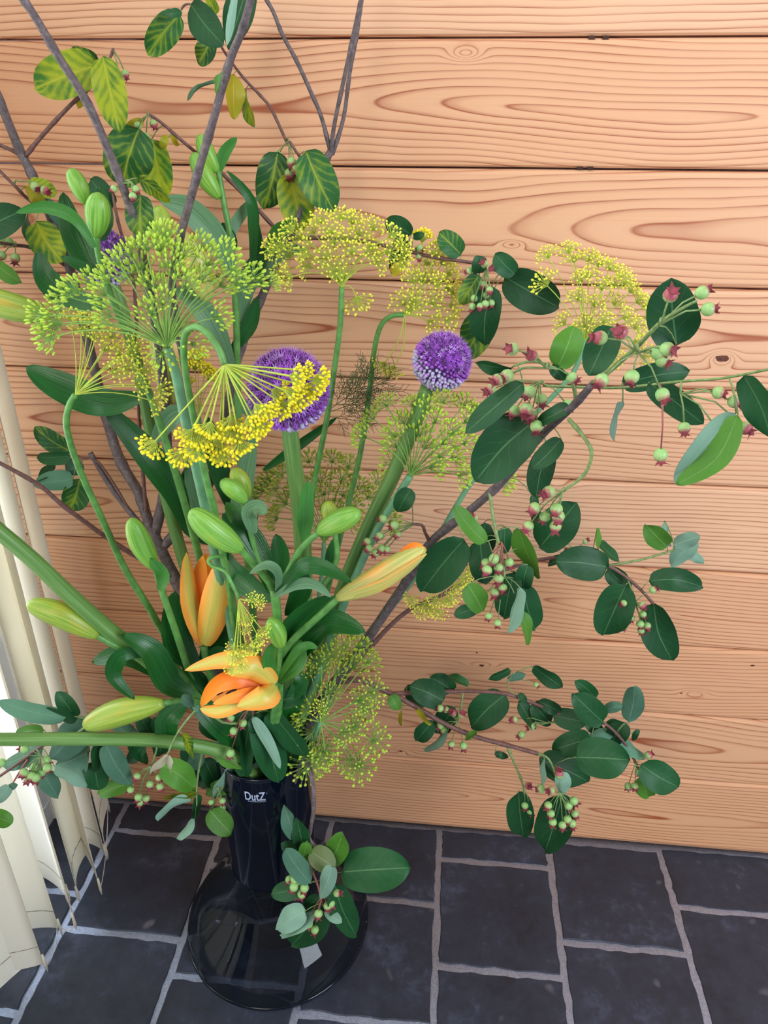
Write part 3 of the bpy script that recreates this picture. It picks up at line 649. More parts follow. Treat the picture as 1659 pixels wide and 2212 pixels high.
B.leaves([(1313, 1225, 1198, 1214, 76, 'g', -.01, dict(rolld=0)), (1312, 1228, 1362, 1270, 44, 'g', .01), (1352, 1263, 1303, 1372, 84, 'g', -.01, dict(rolld=0)), (1402, 1255, 1518, 1268, 54, 'g', .0, dict(rolld=0, bend=-.08)),
 (1412, 1303, 1452, 1426, 76, 'g', .0, dict(rolld=0, bend=.08)), (1440, 1180, 1394, 1133, 50, 'l'), (1502, 1163, 1450, 1224, 44, 'b'), (1455, 1178, 1512, 1158, 36, 'b', -.01), (1490, 1195, 1520, 1218, 24, 'b', .0), (1293, 1170, 1338, 1213, 22, 'g', .01), (1290, 1140, 1293, 1188, 12, 'l'), (1222, 1198, 1184, 1224, 17, 'g'), (1436, 1125, 1448, 1180, 14, 'b')])
B.berries((1372, 1300), 8, [(1347, 1303), (1387, 1308), (1389, 1327), (1364, 1335), (1383, 1348), (1385, 1361), (1349, 1354), (1398, 1352), (1411, 1274)], dz=-.015)
B.berries((1245, 1190), 7, [(1210, 1171), (1229, 1187), (1265, 1169)])
B = Branch('serviceberry_branch', 'low dark-leaved serviceberry branch spreading right above the slate floor', 'branch', mouth(35))
B.twig([deep(42), mouth(42), (690, 1520, .83), (760, 1468, .83), (840, 1496, .83), (890, 1522, .825), (960, 1563, .82), (1030, 1592, .815), (1090, 1608, .81), (1162, 1628, .80)], 6.5, 4.5, 'twig_brown')
B.twig([(845, 1498, .83), (920, 1496, .84), (1000, 1493, .85), (1090, 1498, .85), (1160, 1522, .85), (1230, 1550, .85), (1300, 1560, .845), (1345, 1600, .84), (1372, 1645, .835), (1382, 1675, .83)], 4.5, 2.6, 'twig_brown')
B.twig([(1162, 1628, .80), (1185, 1640, .795), (1200, 1675, .79), (1210, 1715, .785)], 3.5, 2.4, 'twig_green', 0)
B.twig([(1095, 1610, .81), (1112, 1650, .805), (1128, 1690, .80), (1134, 1725, .80)], 3, 1.8, 'twig_green', .5)
B.twig([(1110, 1500, .85), (1095, 1475, .85), (1120, 1450, .85), (1150, 1440, .85)], 1.6, 1.4, 'twig_green', 0)
B.twig([(1230, 1550, .85), (1190, 1560, .85), (1150, 1562, .85)], 2, 1.6, 'twig_green', 0)
B.twig([(1000, 1493, .85), (995, 1530, .845), (985, 1560, .84)], 2.4, 1.8, 'twig_green', 0)
B.leaves([(958, 1514, 885, 1482, 62, 'g', -.01, dict(rolld=0)), (977, 1492, 928, 1463, 46, 'g', .01), (1012, 1478, 968, 1458, 20, 'g'), (1092, 1499, 1018, 1571, 74, 'g', .0, dict(rolld=0)), (1102, 1447, 1055, 1468, 18, 'g'), (1097, 1470, 1134, 1455, 18, 'd'),
 (1152, 1440, 1215, 1485, 34, 'g'), (934, 1558, 900, 1600, 40, 'g'), (968, 1578, 915, 1620, 18, 'b'), (982, 1528, 945, 1585, 50, 'g', .02), (903, 1530, 931, 1566, 12, 'Y'), (866, 1538, 866, 1568, 9, 'Y'), (843, 1502, 863, 1533, 30, 'l'),
 (1120, 1515, 1156, 1575, 28, 'g'), (1120, 1498, 1137, 1518, 16, 'g'), (1150, 1518, 1190, 1564, 44, 'g', .01), (1210, 1537, 1163, 1514, 30, 'g'), (1195, 1545, 1270, 1560, 46, 'g', .0), (1303, 1560, 1237, 1498, 62, 'g', -.015), (1288, 1508, 1242, 1470, 32, 'g', .0), (1305, 1536, 1346, 1524, 26, 'd'),
 (1358, 1560, 1371, 1482, 48, 'd', -.01), (1350, 1560, 1318, 1606, 46, 'g', .01), (1325, 1583, 1272, 1592, 28, 'd', .01), (1380, 1575, 1367, 1600, 13, 'g'), (1342, 1603, 1396, 1636, 28, 'd'), (1278, 1594, 1193, 1622, 56, 'g', -.02, dict(rolld=0)),
 (1243, 1636, 1361, 1642, 90, 'g', -.01, dict(rolld=0)), (1165, 1640, 1271, 1688, 68, 'g', .01, dict(rolld=0)), (1216, 1714, 1178, 1839, 82, 'g', .01, dict(rolld=0)), (1120, 1710, 1131, 1808, 62, 'g', .0, dict(rolld=0)), (1214, 1668, 1214, 1716, 36, 'b', -.02), (1176, 1634, 1170, 1698, 12, 'b', -.01), (1069, 1628, 1097, 1637, 16, 'g'),
 (1384, 1652, 1465, 1700, 70, 'g', -.01, dict(rolld=0)), (1382, 1680, 1400, 1723, 44, 'l', .01), (1030, 1580, 1005, 1598, 14, 'l'), (1310, 1560, 1356, 1590, 40, 'g', .02), (1262, 1545, 1300, 1585, 34, 'g', .02), (880, 1480, 918, 1525, 42, 'g', .015)])
B.berries((1185, 1562), 8, [(1110, 1554), (1148, 1569), (1126, 1587), (1230, 1569)])
B.berries((988, 1558), 8, [(975, 1608), (1001, 1611), (959, 1578), (951, 1567), (963, 1533), (979, 1540), (997, 1543), (950, 1530)], dz=-.012)
B.berries((1132, 1700), 8, [(1141, 1697), (1134, 1740), (1145, 1751)])
B.berries((1208, 1712), 9.2, [(1168, 1704), (1190, 1708), (1184, 1740), (1190, 1757), (1194, 1776), (1215, 1783), (1236, 1779), (1226, 1770), (1242, 1758), (1228, 1740), (1240, 1730), (1208, 1672)], dz=-.02)
B.berries((1372, 1650), 8, [(1357, 1698), (1371, 1698), (1381, 1668), (1395, 1682), (1401, 1631)], dz=-.01)
B.berries((1130, 1470), 6, [(1158, 1479)])
B = Branch('serviceberry_branch', 'short drooping serviceberry spray hanging in front of the dark vase', 'branch', (660, 1660, .73))
B.twig([deep(20, -.03), (650, 1650, .745), (672, 1672, .715), (678, 1735, .70), (671, 1790, .69), (668, 1812, .685), (690, 1838, .68)], 5, 4, 'bark')
B.twig([(669, 1808, .686), (664, 1850, .678), (684, 1905, .668), (697, 1955, .662)], 3, 2, 'petiole_red', 0)
B.leaves([(637, 1810, 613, 1738, 30, 'd', -.01), (657, 1838, 640, 1766, 38, 'g', .0), (604, 1842, 545, 1820, 22, 'l'), (642, 1840, 607, 1822, 28, 'g', .005), (662, 1818, 650, 1868, 30, 'l', -.015), (671, 1908, 616, 1834, 46, 'd', -.02), (670, 1838, 724, 1876, 50, 'o', -.01),
 (712, 1862, 740, 1799, 52, 'l', .0), (716, 1870, 692, 1942, 38, 'b', -.03), (738, 1884, 888, 1874, 94, 'g', .0, dict(rolld=0)), (656, 1912, 585, 1932, 42, 'g', .0), (722, 1908, 770, 2022, 58, 'g', .0, dict(rolld=0)), (660, 1968, 597, 2008, 54, 'b', -.012),
 (700, 1948, 630, 2042, 74, 'g', .008), (684, 1972, 606, 2022, 28, 'b', -.006), (702, 1966, 739, 1993, 24, 'b'), (690, 1935, 660, 1960, 30, 'g', .01)])
B.berries((668, 1880), 9, [(625, 1900), (637, 1899), (646, 1903), (635, 1916), (658, 1918), (642, 1931), (652, 1931)], 'twig_green', dz=-.008)
B.berries((697, 1935), 9, [(728, 1929), (708, 1957), (715, 1951), (688, 1974), (667, 1995), (680, 2008)], 'petiole_red', dz=-.012)
B = Branch('serviceberry_branch', 'low serviceberry branch with pale leaf undersides spreading left past the blind', 'branch', mouth(-40))
B.twig([deep(-40, -.02), mouth(-40, -.02), (480, 1628, .765), (400, 1605, .75), (300, 1590, .735), (200, 1585, .72), (140, 1590, .71), (90, 1612, .70), (45, 1645, .69), (-20, 1690, .67)], 5, 3, 'twig_brown')
B.twig([(160, 1588, .715), (195, 1560, .715), (170, 1548, .71), (140, 1548, .705)], 3, 2, 'twig_green', 0)
B.twig([(440, 1615, .757), (430, 1660, .745), (425, 1700, .735), (425, 1740, .73)], 3, 2, 'twig_green', 0)
B.twig([(340, 1596, .74), (338, 1620, .735), (325, 1660, .73)], 2.4, 1.6, 'twig_green', 0)
B.twig([(60, 1640, .69), (35, 1680, .68), (15, 1715, .675)], 2.4, 1.8, 'petiole_red', 0)
B.twig([(500, 1640, .76), (505, 1670, .75), (480, 1700, .74), (460, 1745, .735)], 2.6, 1.8, 'twig_green', 0)
B.leaves([(142, 1550, -5, 1513, 42, 'd', .0, dict(rolld=15)), (168, 1552, 95, 1534, 24, 'g'), (165, 1550, 122, 1494, 38, 'g', .0), (95, 1576, 34, 1586, 30, 'l', .01), (190, 1560, 108, 1640, 74, 'd', .01, dict(rolld=0)), (92, 1620, 5, 1656, 42, 'd', .0), (192, 1625, 122, 1655, 74, 'd', .015), (118, 1656, 190, 1697, 34, 'b', -.01, dict(bend=-.1)),
 (92, 1668, 126, 1723, 42, 'd', .01), (205, 1645, 213, 1706, 56, 'g', .01), (206, 1605, 208, 1668, 26, 'g', .0), (228, 1608, 282, 1696, 50, 'd', -.01, dict(rolld=0)), (287, 1690, 212, 1716, 40, 'l', .01), (368, 1592, 328, 1553, 46, 'g', .01), (312, 1608, 278, 1650, 32, 'g', .01),
 (350, 1652, 420, 1702, 60, 'l', -.01, dict(rolld=0)), (440, 1628, 386, 1660, 50, 'd', .01), (428, 1712, 354, 1726, 15, 'c'), (410, 1724, 340, 1773, 18, 'b'), (426, 1716, 420, 1769, 20, 'g'), (422, 1768, 383, 1813, 20, 'b'), (508, 1650, 465, 1725, 26, 'b', -.012), (508, 1692, 445, 1715, 36, 'l', .005),
 (453, 1750, 500, 1802, 50, 'l', -.02, dict(rolld=0)), (466, 1625, 528, 1660, 24, 'l', -.03), (345, 1632, 360, 1560, 40, 'g', .02), (300, 1600, 245, 1560, 40, 'd', .02), (480, 1590, 430, 1560, 40, 'g', .02), (440, 1640, 470, 1700, 46, 'g', .015), (400, 1610, 432, 1690, 44, 'g', .02),
 (330, 1590, 300, 1540, 36, 'g', .02), (270, 1590, 320, 1650, 30, 'g', .02), (480, 1650, 430, 1700, 40, 'g', .02), (20, 1698, -12, 1740, 30, 'b'), (12, 1706, 38, 1694, 16, 'd'), (-22, 1762, 27, 1778, 38, 'l'), (520, 1620, 500, 1560, 40, 'g', .02), (470, 1600, 500, 1660, 40, 'd', .0)])
B.berries((88, 1632), 9.5, [(76, 1657), (52, 1669), (100, 1642), (103, 1659), (90, 1669), (61, 1682), (78, 1680), (68, 1676), (53, 1618), (3, 1648)], dz=-.02)
B.berries((325, 1655), 8.2, [(296, 1677), (324, 1694), (346, 1699), (282, 1706), (299, 1722), (316, 1725), (303, 1732), (344, 1680)], dz=-.012)
B.berries((470, 1700), 7, [(456, 1733), (481, 1730), (481, 1745)])
B = Branch('serviceberry_sprig', 'small serviceberry sprig with folded dark leaves hanging over the front of the vase rim', 'branch', mouth(-5))
B.twig([deep(-5, -.03), mouth(-5, -.03), (560, 1590, .735), (545, 1530, .725), (548, 1500, .73)], 5, 3, 'twig_brown')
B.twig([(552, 1560, .73), (480, 1560, .70), (440, 1525, .68), (400, 1560, .665), (375, 1600, .66), (362, 1630, .655)], 3.4, 2.2, 'twig_green', 0)
B.leaves([(560, 1540, 602, 1690, 72, 'g', .0, dict(rolld=0)), (546, 1548, 606, 1660, 26, 'b', -.014, dict(rolld=20)), (580, 1536, 661, 1636, 48, 'g', -.004), (545, 1545, 575, 1605, 40, 'g', -.004), (580, 1512, 657, 1502, 44, 'g', .0, dict(rolld=0)), (560, 1640, 546, 1692, 15, 'b', -.01),
 (393, 1583, 418, 1638, 18, 'c', -.004), (417, 1526, 393, 1502, 24, 'd', -.004), (416, 1528, 441, 1537, 14, 'd', -.004), (362, 1630, 326, 1669, 18, 'w', -.004), (364, 1632, 369, 1669, 10, 'w', -.004), (540, 1560, 525, 1680, 50, 'g', .01), (520, 1570, 545, 1680, 46, 'g', .02), (560, 1580, 490, 1640, 46, 'g', .02), (600, 1560, 640, 1640, 50, 'g', .02), (545, 1520, 500, 1560, 40, 'g', .01), (640, 1560, 620, 1660, 44, 'g', .02)])
B.berries((540, 1528), 9, [(498, 1551), (525, 1562), (505, 1579), (498, 1627)], 'petiole_red', dz=-.015)
# ================= lilies =================
SM = {'g': 'lily_leaf', 'l': 'lily_leaf_light', 'p': 'lily_leaf_pale'}
def strap(parent, pts, w, code='g', rolld=0, fold=14, name='leaf', mats=None, prof=prof_strap, cup=0., wav=.12):
    """pts: base -> tip (px,py,Y)"""
    NUv = 4; q = cr(pts, 5); w3 = [P(*p) for p in q]; hw = w*.5*S(*q[len(q)//2])
    mb = MB(); blade(mb, w3, frames(w3, rolld, 1), hw, prof, math.radians(fold), len(q)-1, 4, cup, .0005, wav)
    return mb.build(name, mats or [SM[code], 'lily_leaf_pale' if code != 'p' else 'lily_leaf'], parent)
def bud(parent, bx, by, tx, ty, w, Y, mat='lily_bud_green', dY=-.01, bend=.04, open_=0.):
    mxx, myy = (bx+tx)/2-(ty-by)*bend, (by+ty)/2+(tx-bx)*bend
    q = cr([(bx, by, Y), (mxx, myy, Y+dY/2), (tx, ty, Y+dY)], 7); w3 = [P(*p) for p in q]; R_ = w*.5*S(mxx, myy, Y)
    n = len(w3); mb = MB(); seg = 24; prev = None
    for i in range(n):
        u = i/(n-1); t = (w3[min(i+1, n-1)]-w3[max(i-1, 0)]).normalized()
        nx = t.cross((w3[i]-CAM)).normalized() if prev is None else (prev-t*prev.dot(t)).normalized(); prev = nx; ny = t.cross(nx)
        rad = R_*(max(.0, math.sin(math.pi*min(1, (u*.93+.045))**1.12)))**.62
        if u == 1: rad = R_*.16
        if u == 0: rad = R_*.30
        for j in range(seg):
            a = 2*math.pi*j/seg; g = abs(math.sin(1.5*(a+.7))); rr_ = rad*(.80+.20*g**.35)
            mb.v.append(w3[i]+(nx*math.cos(a)+ny*math.sin(a))*rr_)
    for i in range(n-1):
        for j in range(seg):
            a = i*seg+j; b = i*seg+(j+1) % seg; mb.face((a, b, b+seg, a+seg), 0, [(i/(n-1), j/seg), (i/(n-1), (j+1)/seg), ((i+1)/(n-1), (j+1)/seg), ((i+1)/(n-1), j/seg)])
    mb.face(tuple(range(seg))[::-1], 0); mb.face(tuple((n-1)*seg+j for j in range(seg)), 0)
    return mb.build('bud', mat, parent)
def lily(name, label, pts, ra, rb, cat='lily', mat='stem_green'):
    root = empty(name, P(*pts[0]), label, cat); mb = MB(); stem_mb(mb, pts, ra, rb, 10); mb.build('stem', mat, root); return root
def pedicel(root, pts, r=6, r2=None): mb = MB(); stem_mb(mb, pts, r, r2 or r, 8); mb.build('bud_stalk', 'stem_green', root)
# front centre lily
L = lily('lily', 'front centre lily with fat green buds and one orange-edged bud pointing right', [deep(10, -.03), mouth(10, -.03), (600, 1540, .72), (603, 1450, .70), (600, 1350, .68), (592, 1270, .67)], 10, 10)
pedicel(L, [(592, 1272, .67), (572, 1245, .66), (545, 1215, .65), (516, 1182, .64)], 9, 8)
bud(L, 522, 1188, 411, 1102, 62, .64, 'lily_bud_green', -.01, -.03)
pedicel(L, [(600, 1280, .67), (620, 1240, .665), (650, 1185, .66), (692, 1147, .655)], 8, 7)
bud(L, 688, 1150, 778, 1106, 52, .655, 'lily_bud_green', -.01, -.02)
pedicel(L, [(700, 1262, .68), (722, 1225, .68), (728, 1190, .68), (722, 1140, .68)], 6, 6)
bud(L, 716, 1138, 706, 1083, 38, .68, 'lily_bud_yellow', 0)
pedicel(L, [(605, 1420, .69), (640, 1375, .68), (690, 1330, .67), (735, 1287, .665)], 8, 8)
bud(L, 730, 1292, 918, 1184, 58, .665, 'lily_bud_orange', -.01, .03)
fl = MB(); 
strap(L, [(738, 1292, .658), (830, 1262, .642), (922, 1196, .648)], 30, name='petal', mats=['lily_bud_orange', 'lily_petal_inside'], prof=prof_petal, rolld=35, cup=-.3)
strap(L, [(860, 1200, .66), (895, 1178, .655), (922, 1190, .655)], 16, name='petal', mats=['lily_petal_inside', 'lily_petal_inside'], prof=prof_petal, rolld=10)
pedicel(L, [(592, 1480, .70), (602, 1440, .68), (606, 1393, .665)], 6, 6)
bud(L, 607, 1397, 584, 1337, 43, .66, 'lily_bud_green', -.008)
pedicel(L, [(585, 1275, .68), (552, 1190, .69), (535, 1120, .69), (528, 1080, .685)], 7, 6)
bud(L, 531, 1084, 477, 1038, 40, .675, 'lily_bud_green', -.005); bud(L, 532, 1078, 505, 1011, 42, .695, 'lily_bud_yellow', 0)
strap(L, [(545, 1185, .70), (510, 1120, .70), (488, 1085, .705)], 34, 'l', 10)
strap(L, [(548, 1152, .68), (540, 1110, .675), (560, 1098, .67), (576, 1110, .665)], 44, 'p', 0, name='leaf')
strap(L, [(594, 1285, .68), (560, 1200, .69), (515, 1135, .695), (480, 1110, .70)], 60, 'g', 10)
strap(L, [(592, 1292, .675), (545, 1270, .68), (500, 1230, .69), (482, 1180, .70)], 56, 'g', -15)
strap(L, [(606, 1258, .70), (605, 1200, .71), (596, 1153, .715)], 42, 'g', 0)
strap(L, [(657, 1166, .68), (660, 1110, .68), (666, 1036, .68)], 38, 'l', 0)
strap(L, [(706, 1235, .69), (718, 1190, .695), (735, 1150, .70)], 26, 'g', 0)
strap(L, [(596, 1283, .665), (650, 1228, .65), (700, 1228, .645), (760, 1258, .64)], 42, 'g', -20)
strap(L, [(598, 1282, .664), (600, 1240, .65), (575, 1222, .64), (538, 1240, .635)], 26, 'p', 30)
strap(L, [(594, 1288, .66), (640, 1262, .655), (680, 1262, .655), (716, 1290, .655)], 28, 'p', 20)
strap(L, [(602, 1470, .70), (650, 1390, .70), (710, 1345, .695), (790, 1366, .69)], 74, 'g', -18)
strap(L, [(598, 1450, .70), (625, 1370, .69), (670, 1320, .685), (722, 1288, .68)], 62, 'g', 20)
strap(L, [(600, 1470, .685), (640, 1410, .675), (665, 1395, .67), (686, 1400, .67)], 22, 'l', -15)
strap(L, [(592, 1472, .68), (585, 1420, .67), (600, 1384, .665)], 44, 'l', 20)
strap(L, [(600, 1470, .69), (640, 1430, .685), (650, 1380, .685)], 46, 'l', -10)
strap(L, [(622, 1330, .70), (650, 1270, .705), (640, 1220, .71)], 50, 'g', 20)
strap(L, [(600, 1600, .73), (640, 1500, .73), (655, 1460, .74)], 40, 'g', 10)
strap(L, [(590, 1560, .73), (560, 1480, .74), (540, 1400, .75)], 46, 'g', 10)
# orange lily open, lower
def flower(root, petals, anthers=()):
    f_ = empty('flower', P(*petals[0][0][0]), None, None); f_.parent = root; f_.matrix_parent_inverse = PINV[root.name]
    PINV[f_.name] = Matrix.Translation(-P(*petals[0][0][0]))
    for pts, w_, kind, rl, cp in petals:
        a, b = ('lily_petal_outside', 'lily_petal_inside') if kind == 'o' else ('lily_petal_inside', 'lily_petal_outside')
        strap(f_, pts, w_, name='petal', mats=[a, b], prof=prof_petal, rolld=rl, fold=4, cup=cp, wav=.08)
    for (x, y, Y, x2, y2) in anthers:
        mb = MB(); c = P(x, y, Y); d_ = P(x2, y2, Y-.004)-c; mb.ellipsoid(c, d_, d_.length, .0028, 8, 4); mb.build('anther', 'anther', f_)
    return f_
L = lily('lily', 'orange lily just opening low above the vase mouth, petals pointing left', [deep(0, -.03), mouth(0, -.03), (590, 1560, .725), (598, 1510, .70), (592, 1480, .68)], 8, 8)
flower(L, [([(594, 1478, .68), (545, 1430, .665), (480, 1425, .66), (399, 1448, .66)], 46, 'o', 12, -.45), ([(594, 1478, .675), (550, 1445, .655), (492, 1455, .645)], 56, 'o', -10, -.5), ([(594, 1480, .67), (575, 1505, .645), (512, 1526, .635)], 58, 'o', -5, -.5),
 ([(585, 1482, .68), (520, 1462, .665), (465, 1480, .655), (434, 1526, .65)], 44, 'i', -20, .4), ([(585, 1500, .67), (520, 1515, .65), (470, 1535, .64), (432, 1530, .64)], 40, 'o', 8, -.5), ([(575, 1500, .665), (530, 1502, .65), (460, 1520, .645)], 30, 'i', 10, .3), ([(580, 1490, .695), (520, 1485, .69), (450, 1505, .685)], 70, 'i', 0, .4)],
 [(492, 1487, .672, 514, 1480), (480, 1492, .668, 466, 1502), (500, 1495, .668, 512, 1490)])
strap(L, [(598, 1520, .73), (650, 1480, .73), (640, 1450, .735)], 34, 'g', 0)
L = lily('lily', 'upright orange lily with closed goblet of petals left of centre', [deep(-25), mouth(-25), (500, 1560, .77), (455, 1460, .75), (440, 1395, .74)], 9, 8)
flower(L, [([(440, 1392, .74), (412, 1300, .725), (403, 1194, .72)], 42, 'o', 20, -.4), ([(442, 1390, .745), (428, 1290, .745), (438, 1200, .745)], 46, 'i', 0, .3), ([(442, 1394, .73), (464, 1300, .71), (478, 1210, .715)], 66, 'o', -8, -.5), ([(444, 1392, .75), (478, 1300, .745), (490, 1216, .75)], 50, 'o', -20, -.3), ([(442, 1390, .76), (440, 1290, .765), (446, 1196, .77)], 66, 'i', 0, .2)])
strap(L, [(425, 1445, .74), (380, 1380, .73), (378, 1276, .725)], 66, 'g', 12)
strap(L, [(440, 1440, .76), (465, 1390, .765), (500, 1340, .77)], 52, 'g', 0)
strap(L, [(440, 1450, .75), (470, 1410, .745), (495, 1420, .74)], 40, 'g', 30)
strap(L, [(470, 1520, .77), (420, 1470, .765), (395, 1440, .76)], 50, 'g', 0)
# left lily group
L = lily('lily', 'lower left lily with long yellow-green buds and arching glossy leaves', [deep(-30, -.02), mouth(-30, -.02), (500, 1590, .75), (430, 1510, .73), (385, 1450, .72), (350, 1420, .715)], 10, 8)
pedicel(L, [(350, 1420, .715), (300, 1415, .705), (250, 1395, .695), (205, 1370, .69)], 8, 7)
bud(L, 211, 1374, 58, 1303, 56, .69, 'lily_bud_yellow', -.01, .05)
pedicel(L, [(440, 1520, .72), (400, 1512, .70), (350, 1520, .68)], 7, 7)
bud(L, 354, 1519, 181, 1568, 60, .68, 'lily_bud_yellow', -.01, .04)
pedicel(L, [(405, 1440, .72), (375, 1350, .71), (348, 1270, .705), (335, 1220, .70)], 8, 7)
bud(L, 335, 1228, 283, 1120, 50, .70, 'lily_bud_green', -.005, -.03)
strap(L, [(345, 1275, .70), (352, 1240, .695), (325, 1205, .69)], 32, 'l', -20)
strap(L, [(415, 1502, .71), (365, 1475, .70), (325, 1405, .69), (262, 1370, .685)], 60, 'g', 10)
strap(L, [(310, 1412, .70), (262, 1415, .685), (245, 1460, .68), (292, 1512, .675)], 40, 'g', -20)
strap(L, [(335, 1455, .73), (270, 1415, .73), (198, 1430, .73)], 48, 'g', 15)
strap(L, [(400, 1520, .72), (360, 1560, .70), (370, 1620, .70)], 52, 'g', 0)
strap(L, [(420, 1450, .73), (370, 1360, .745), (372, 1280, .75)], 40, 'g', 0)
strap(L, [(560, 1640, .76), (470, 1560, .73), (395, 1480, .74)], 56, 'g', 0)
# long lily stems, tall, upper left
L = lily('lily', 'upper left lily stem with two plump green buds above its long leaves', [deep(-15, .02), mouth(-15, .02), (500, 1480, .80), (430, 1200, .78), (360, 960, .74), (290, 760, .71), (240, 640, .70), (215, 560, .70), (208, 510, .70)], 9, 7)
bud(L, 207, 512, 212, 416, 54, .70, 'lily_bud_green', -.005, .02)
pedicel(L, [(212, 540, .70), (202, 490, .71), (186, 440, .715)], 6, 6)
bud(L, 186, 440, 150, 365, 40, .715, 'lily_bud_green', 0)
bud(L, -75, 622, 105, 682, 62, .74, 'lily_bud_yellow', 0)
bud(L, 345, 540, 342, 444, 52, .78, 'lily_bud_yellow', 0)
strap(L, [(225, 590, .72), (185, 560, .72), (150, 480, .725), (136, 415, .73)], 58, 'g', 10)
strap(L, [(205, 535, .69), (160, 470, .685), (95, 447, .68), (34, 460, .675)], 30, 'l', -10)
strap(L, [(230, 660, .73), (150, 640, .74), (100, 600, .745), (82, 540, .75)], 58, 'g', 0)
strap(L, [(225, 590, .71), (180, 578, .705), (132, 553, .70)], 26, 'g', 10)
strap(L, [(300, 860, .73), (220, 870, .73), (120, 830, .73), (56, 792, .73)], 74, 'g', 12)
strap(L, [(400, 1130, .77), (370, 1050, .76), (300, 960, .75), (220, 872, .745)], 66, 'g', 8)
strap(L, [(410, 890, .74), (370, 900, .745), (330, 960, .75)], 46, 'p', 0)
strap(L, [(215, 520, .73), (225, 470, .74), (215, 400, .75)], 40, 'g', 0)
L = lily('lily', 'tall lily stem behind the dill with a green bud pair near the top', [deep(5, .02), mouth(5, .02), (560, 1450, .83), (530, 1150, .85), (515, 900, .86), (510, 680, .86), (498, 520, .86), (482, 430, .86), (472, 370, .86)], 9, 6)
bud(L, 474, 428, 417, 330, 44, .855, 'lily_bud_green', 0, -.03); bud(L, 470, 372, 431, 290, 38, .86, 'lily_bud_green', 0, -.03)
strap(L, [(472, 374, .86), (485, 330, .86), (512, 296, .86)], 26, 'l', 0)
strap(L, [(505, 600, .85), (470, 520, .84), (405, 450, .83), (345, 434, .82)], 58, 'p', 0)
strap(L, [(505, 820, .86), (470, 720, .85), (420, 650, .84), (370, 625, .83)], 50, 'p', 0)
strap(L, [(500, 560, .86), (500, 500, .87), (530, 450, .88), (560, 425, .88)], 26, 'p', 20)
strap(L, [(545, 580, .87), (548, 500, .87), (540, 430, .865), (490, 368, .86)], 26, 'g', 0)
strap(L, [(490, 560, .87), (495, 520, .87), (480, 480, .87)], 36, 'g', 0)
strap(L, [(560, 620, .88), (555, 540, .88), (545, 450, .885)], 32, 'g', 0)
strap(L, [(515, 700, .88), (540, 600, .885), (600, 545, .89), (660, 540, .89)], 52, 'p', 0)
strap(L, [(575, 560, .88), (600, 500, .89), (640, 480, .89)], 36, 'l', 20)
strap(L, [(508, 1160, .85), (525, 1050, .85), (548, 930, .86)], 46, 'p', 0)
strap(L, [(500, 1100, .86), (470, 1000, .86), (450, 900, .86)], 46, 'g', 0)
strap(L, [(570, 1015, .86), (640, 965, .87), (730, 900, .88)], 24, 'g', 20)
strap(L, [(455, 1170, .84), (410, 1120, .83), (400, 1010, .83)], 56, 'g', 10)
strap(L, [(470, 1180, .84), (425, 1080, .825), (408, 980, .82)], 40, 'p', -10)
bud(L, 450, 650, 385, 500, 64, .82, 'lily_bud_orange', 0); bud(L, 372, 870, 352, 690, 84, .80, 'lily_bud_orange', 0)
strap(L, [(500, 760, .87), (540, 700, .88), (555, 640, .88)], 34, 'g', 0)
# ================= alliums =================
def allium(label, c, R, stem, sr, up=Vector((0, -.35, 1)), n=560, cut=-.1):
    root = empty('allium', P(*stem[0]), label, 'allium')
    mb = MB(); stem_mb(mb, stem, sr, sr*.9, 14); mb.build('stem', 'allium_stem', root)
    if c is None: return
    C_ = P(*c); Rw = R*S(*c); mb = MB(); mb.ellipsoid(C_, up, Rw*.84, Rw*.84, 24, 14); mb.build('core', 'allium_core', root)
    A, Bm = MB(), MB(); ga = math.pi*(3-math.sqrt(5)); upn = up.normalized()
    for i in range(n):
        z = 1-2*(i+.5)/n; r_ = math.sqrt(1-z*z); d_ = Vector((r_*math.cos(ga*i), r_*math.sin(ga*i), z)); d_ = (d_+Vector([random.uniform(-.04, .04) for _ in range(3)])).normalized()
        hgt = d_.dot(upn)+random.uniform(-.15, .15)
        nx = d_.orthogonal().normalized(); ny = d_.cross(nx); p = C_+d_*Rw*.86
        if hgt > cut:
            s_ = Rw*random.uniform(.095, .14); mi = 0 if random.random() < .72 else 1
            for q in range(6):
                a = q*math.pi/3+i; dr = nx*math.cos(a)+ny*math.sin(a); sd = d_.cross(dr)
                b0 = len(A.v); A.v += [p+sd*s_*.22, p-sd*s_*.22, p+dr*s_*.95+d_*s_*.9]; A.face((b0, b0+1, b0+2), mi)
                if q % 2 == 0:
                    b0 = len(A.v); A.v += [p+dr*s_*.1+sd*s_*.05, p+dr*s_*.1-sd*s_*.05, p+dr*s_*.3+d_*s_*1.7]; A.face((b0, b0+1, b0+2), 1)
        else:
            s_ = Rw*random.uniform(.05, .068); mi = 0 if hgt > cut-.22 else (1 if random.random() < .25 else 2)
            Bm.ellipsoid(p+d_*s_*.8, d_, s_*1.5, s_, 6, 3, mi)
    o1 = A.build('open_florets', ['allium_purple', 'allium_violet'], root, False); o1['kind'] = 'stuff'
    o2 = Bm.build('closed_florets', ['allium_purple', 'allium_violet', 'allium_pale'], root); o2['kind'] = 'stuff'
allium('larger purple allium head behind the drooping yellow dill', (622, 842, .70), 92, [deep(15, .0), mouth(15, .0), (650, 1350, .76), (655, 1200, .745), (646, 1080, .73), (633, 990, .715), (625, 915, .705)], 20, Vector((-.15, -.5, 1)), 700, -.25)
allium('round purple allium head at centre right, pale lavender underneath', (955, 781, .80), 66, [deep(25, .01), mouth(25, .01), (690, 1440, .80), (745, 1265, .80), (800, 1130, .80), (850, 1025, .80), (893, 920, .80), (925, 835, .80)], 18, Vector((.55, -.05, 1)), 640, .12)
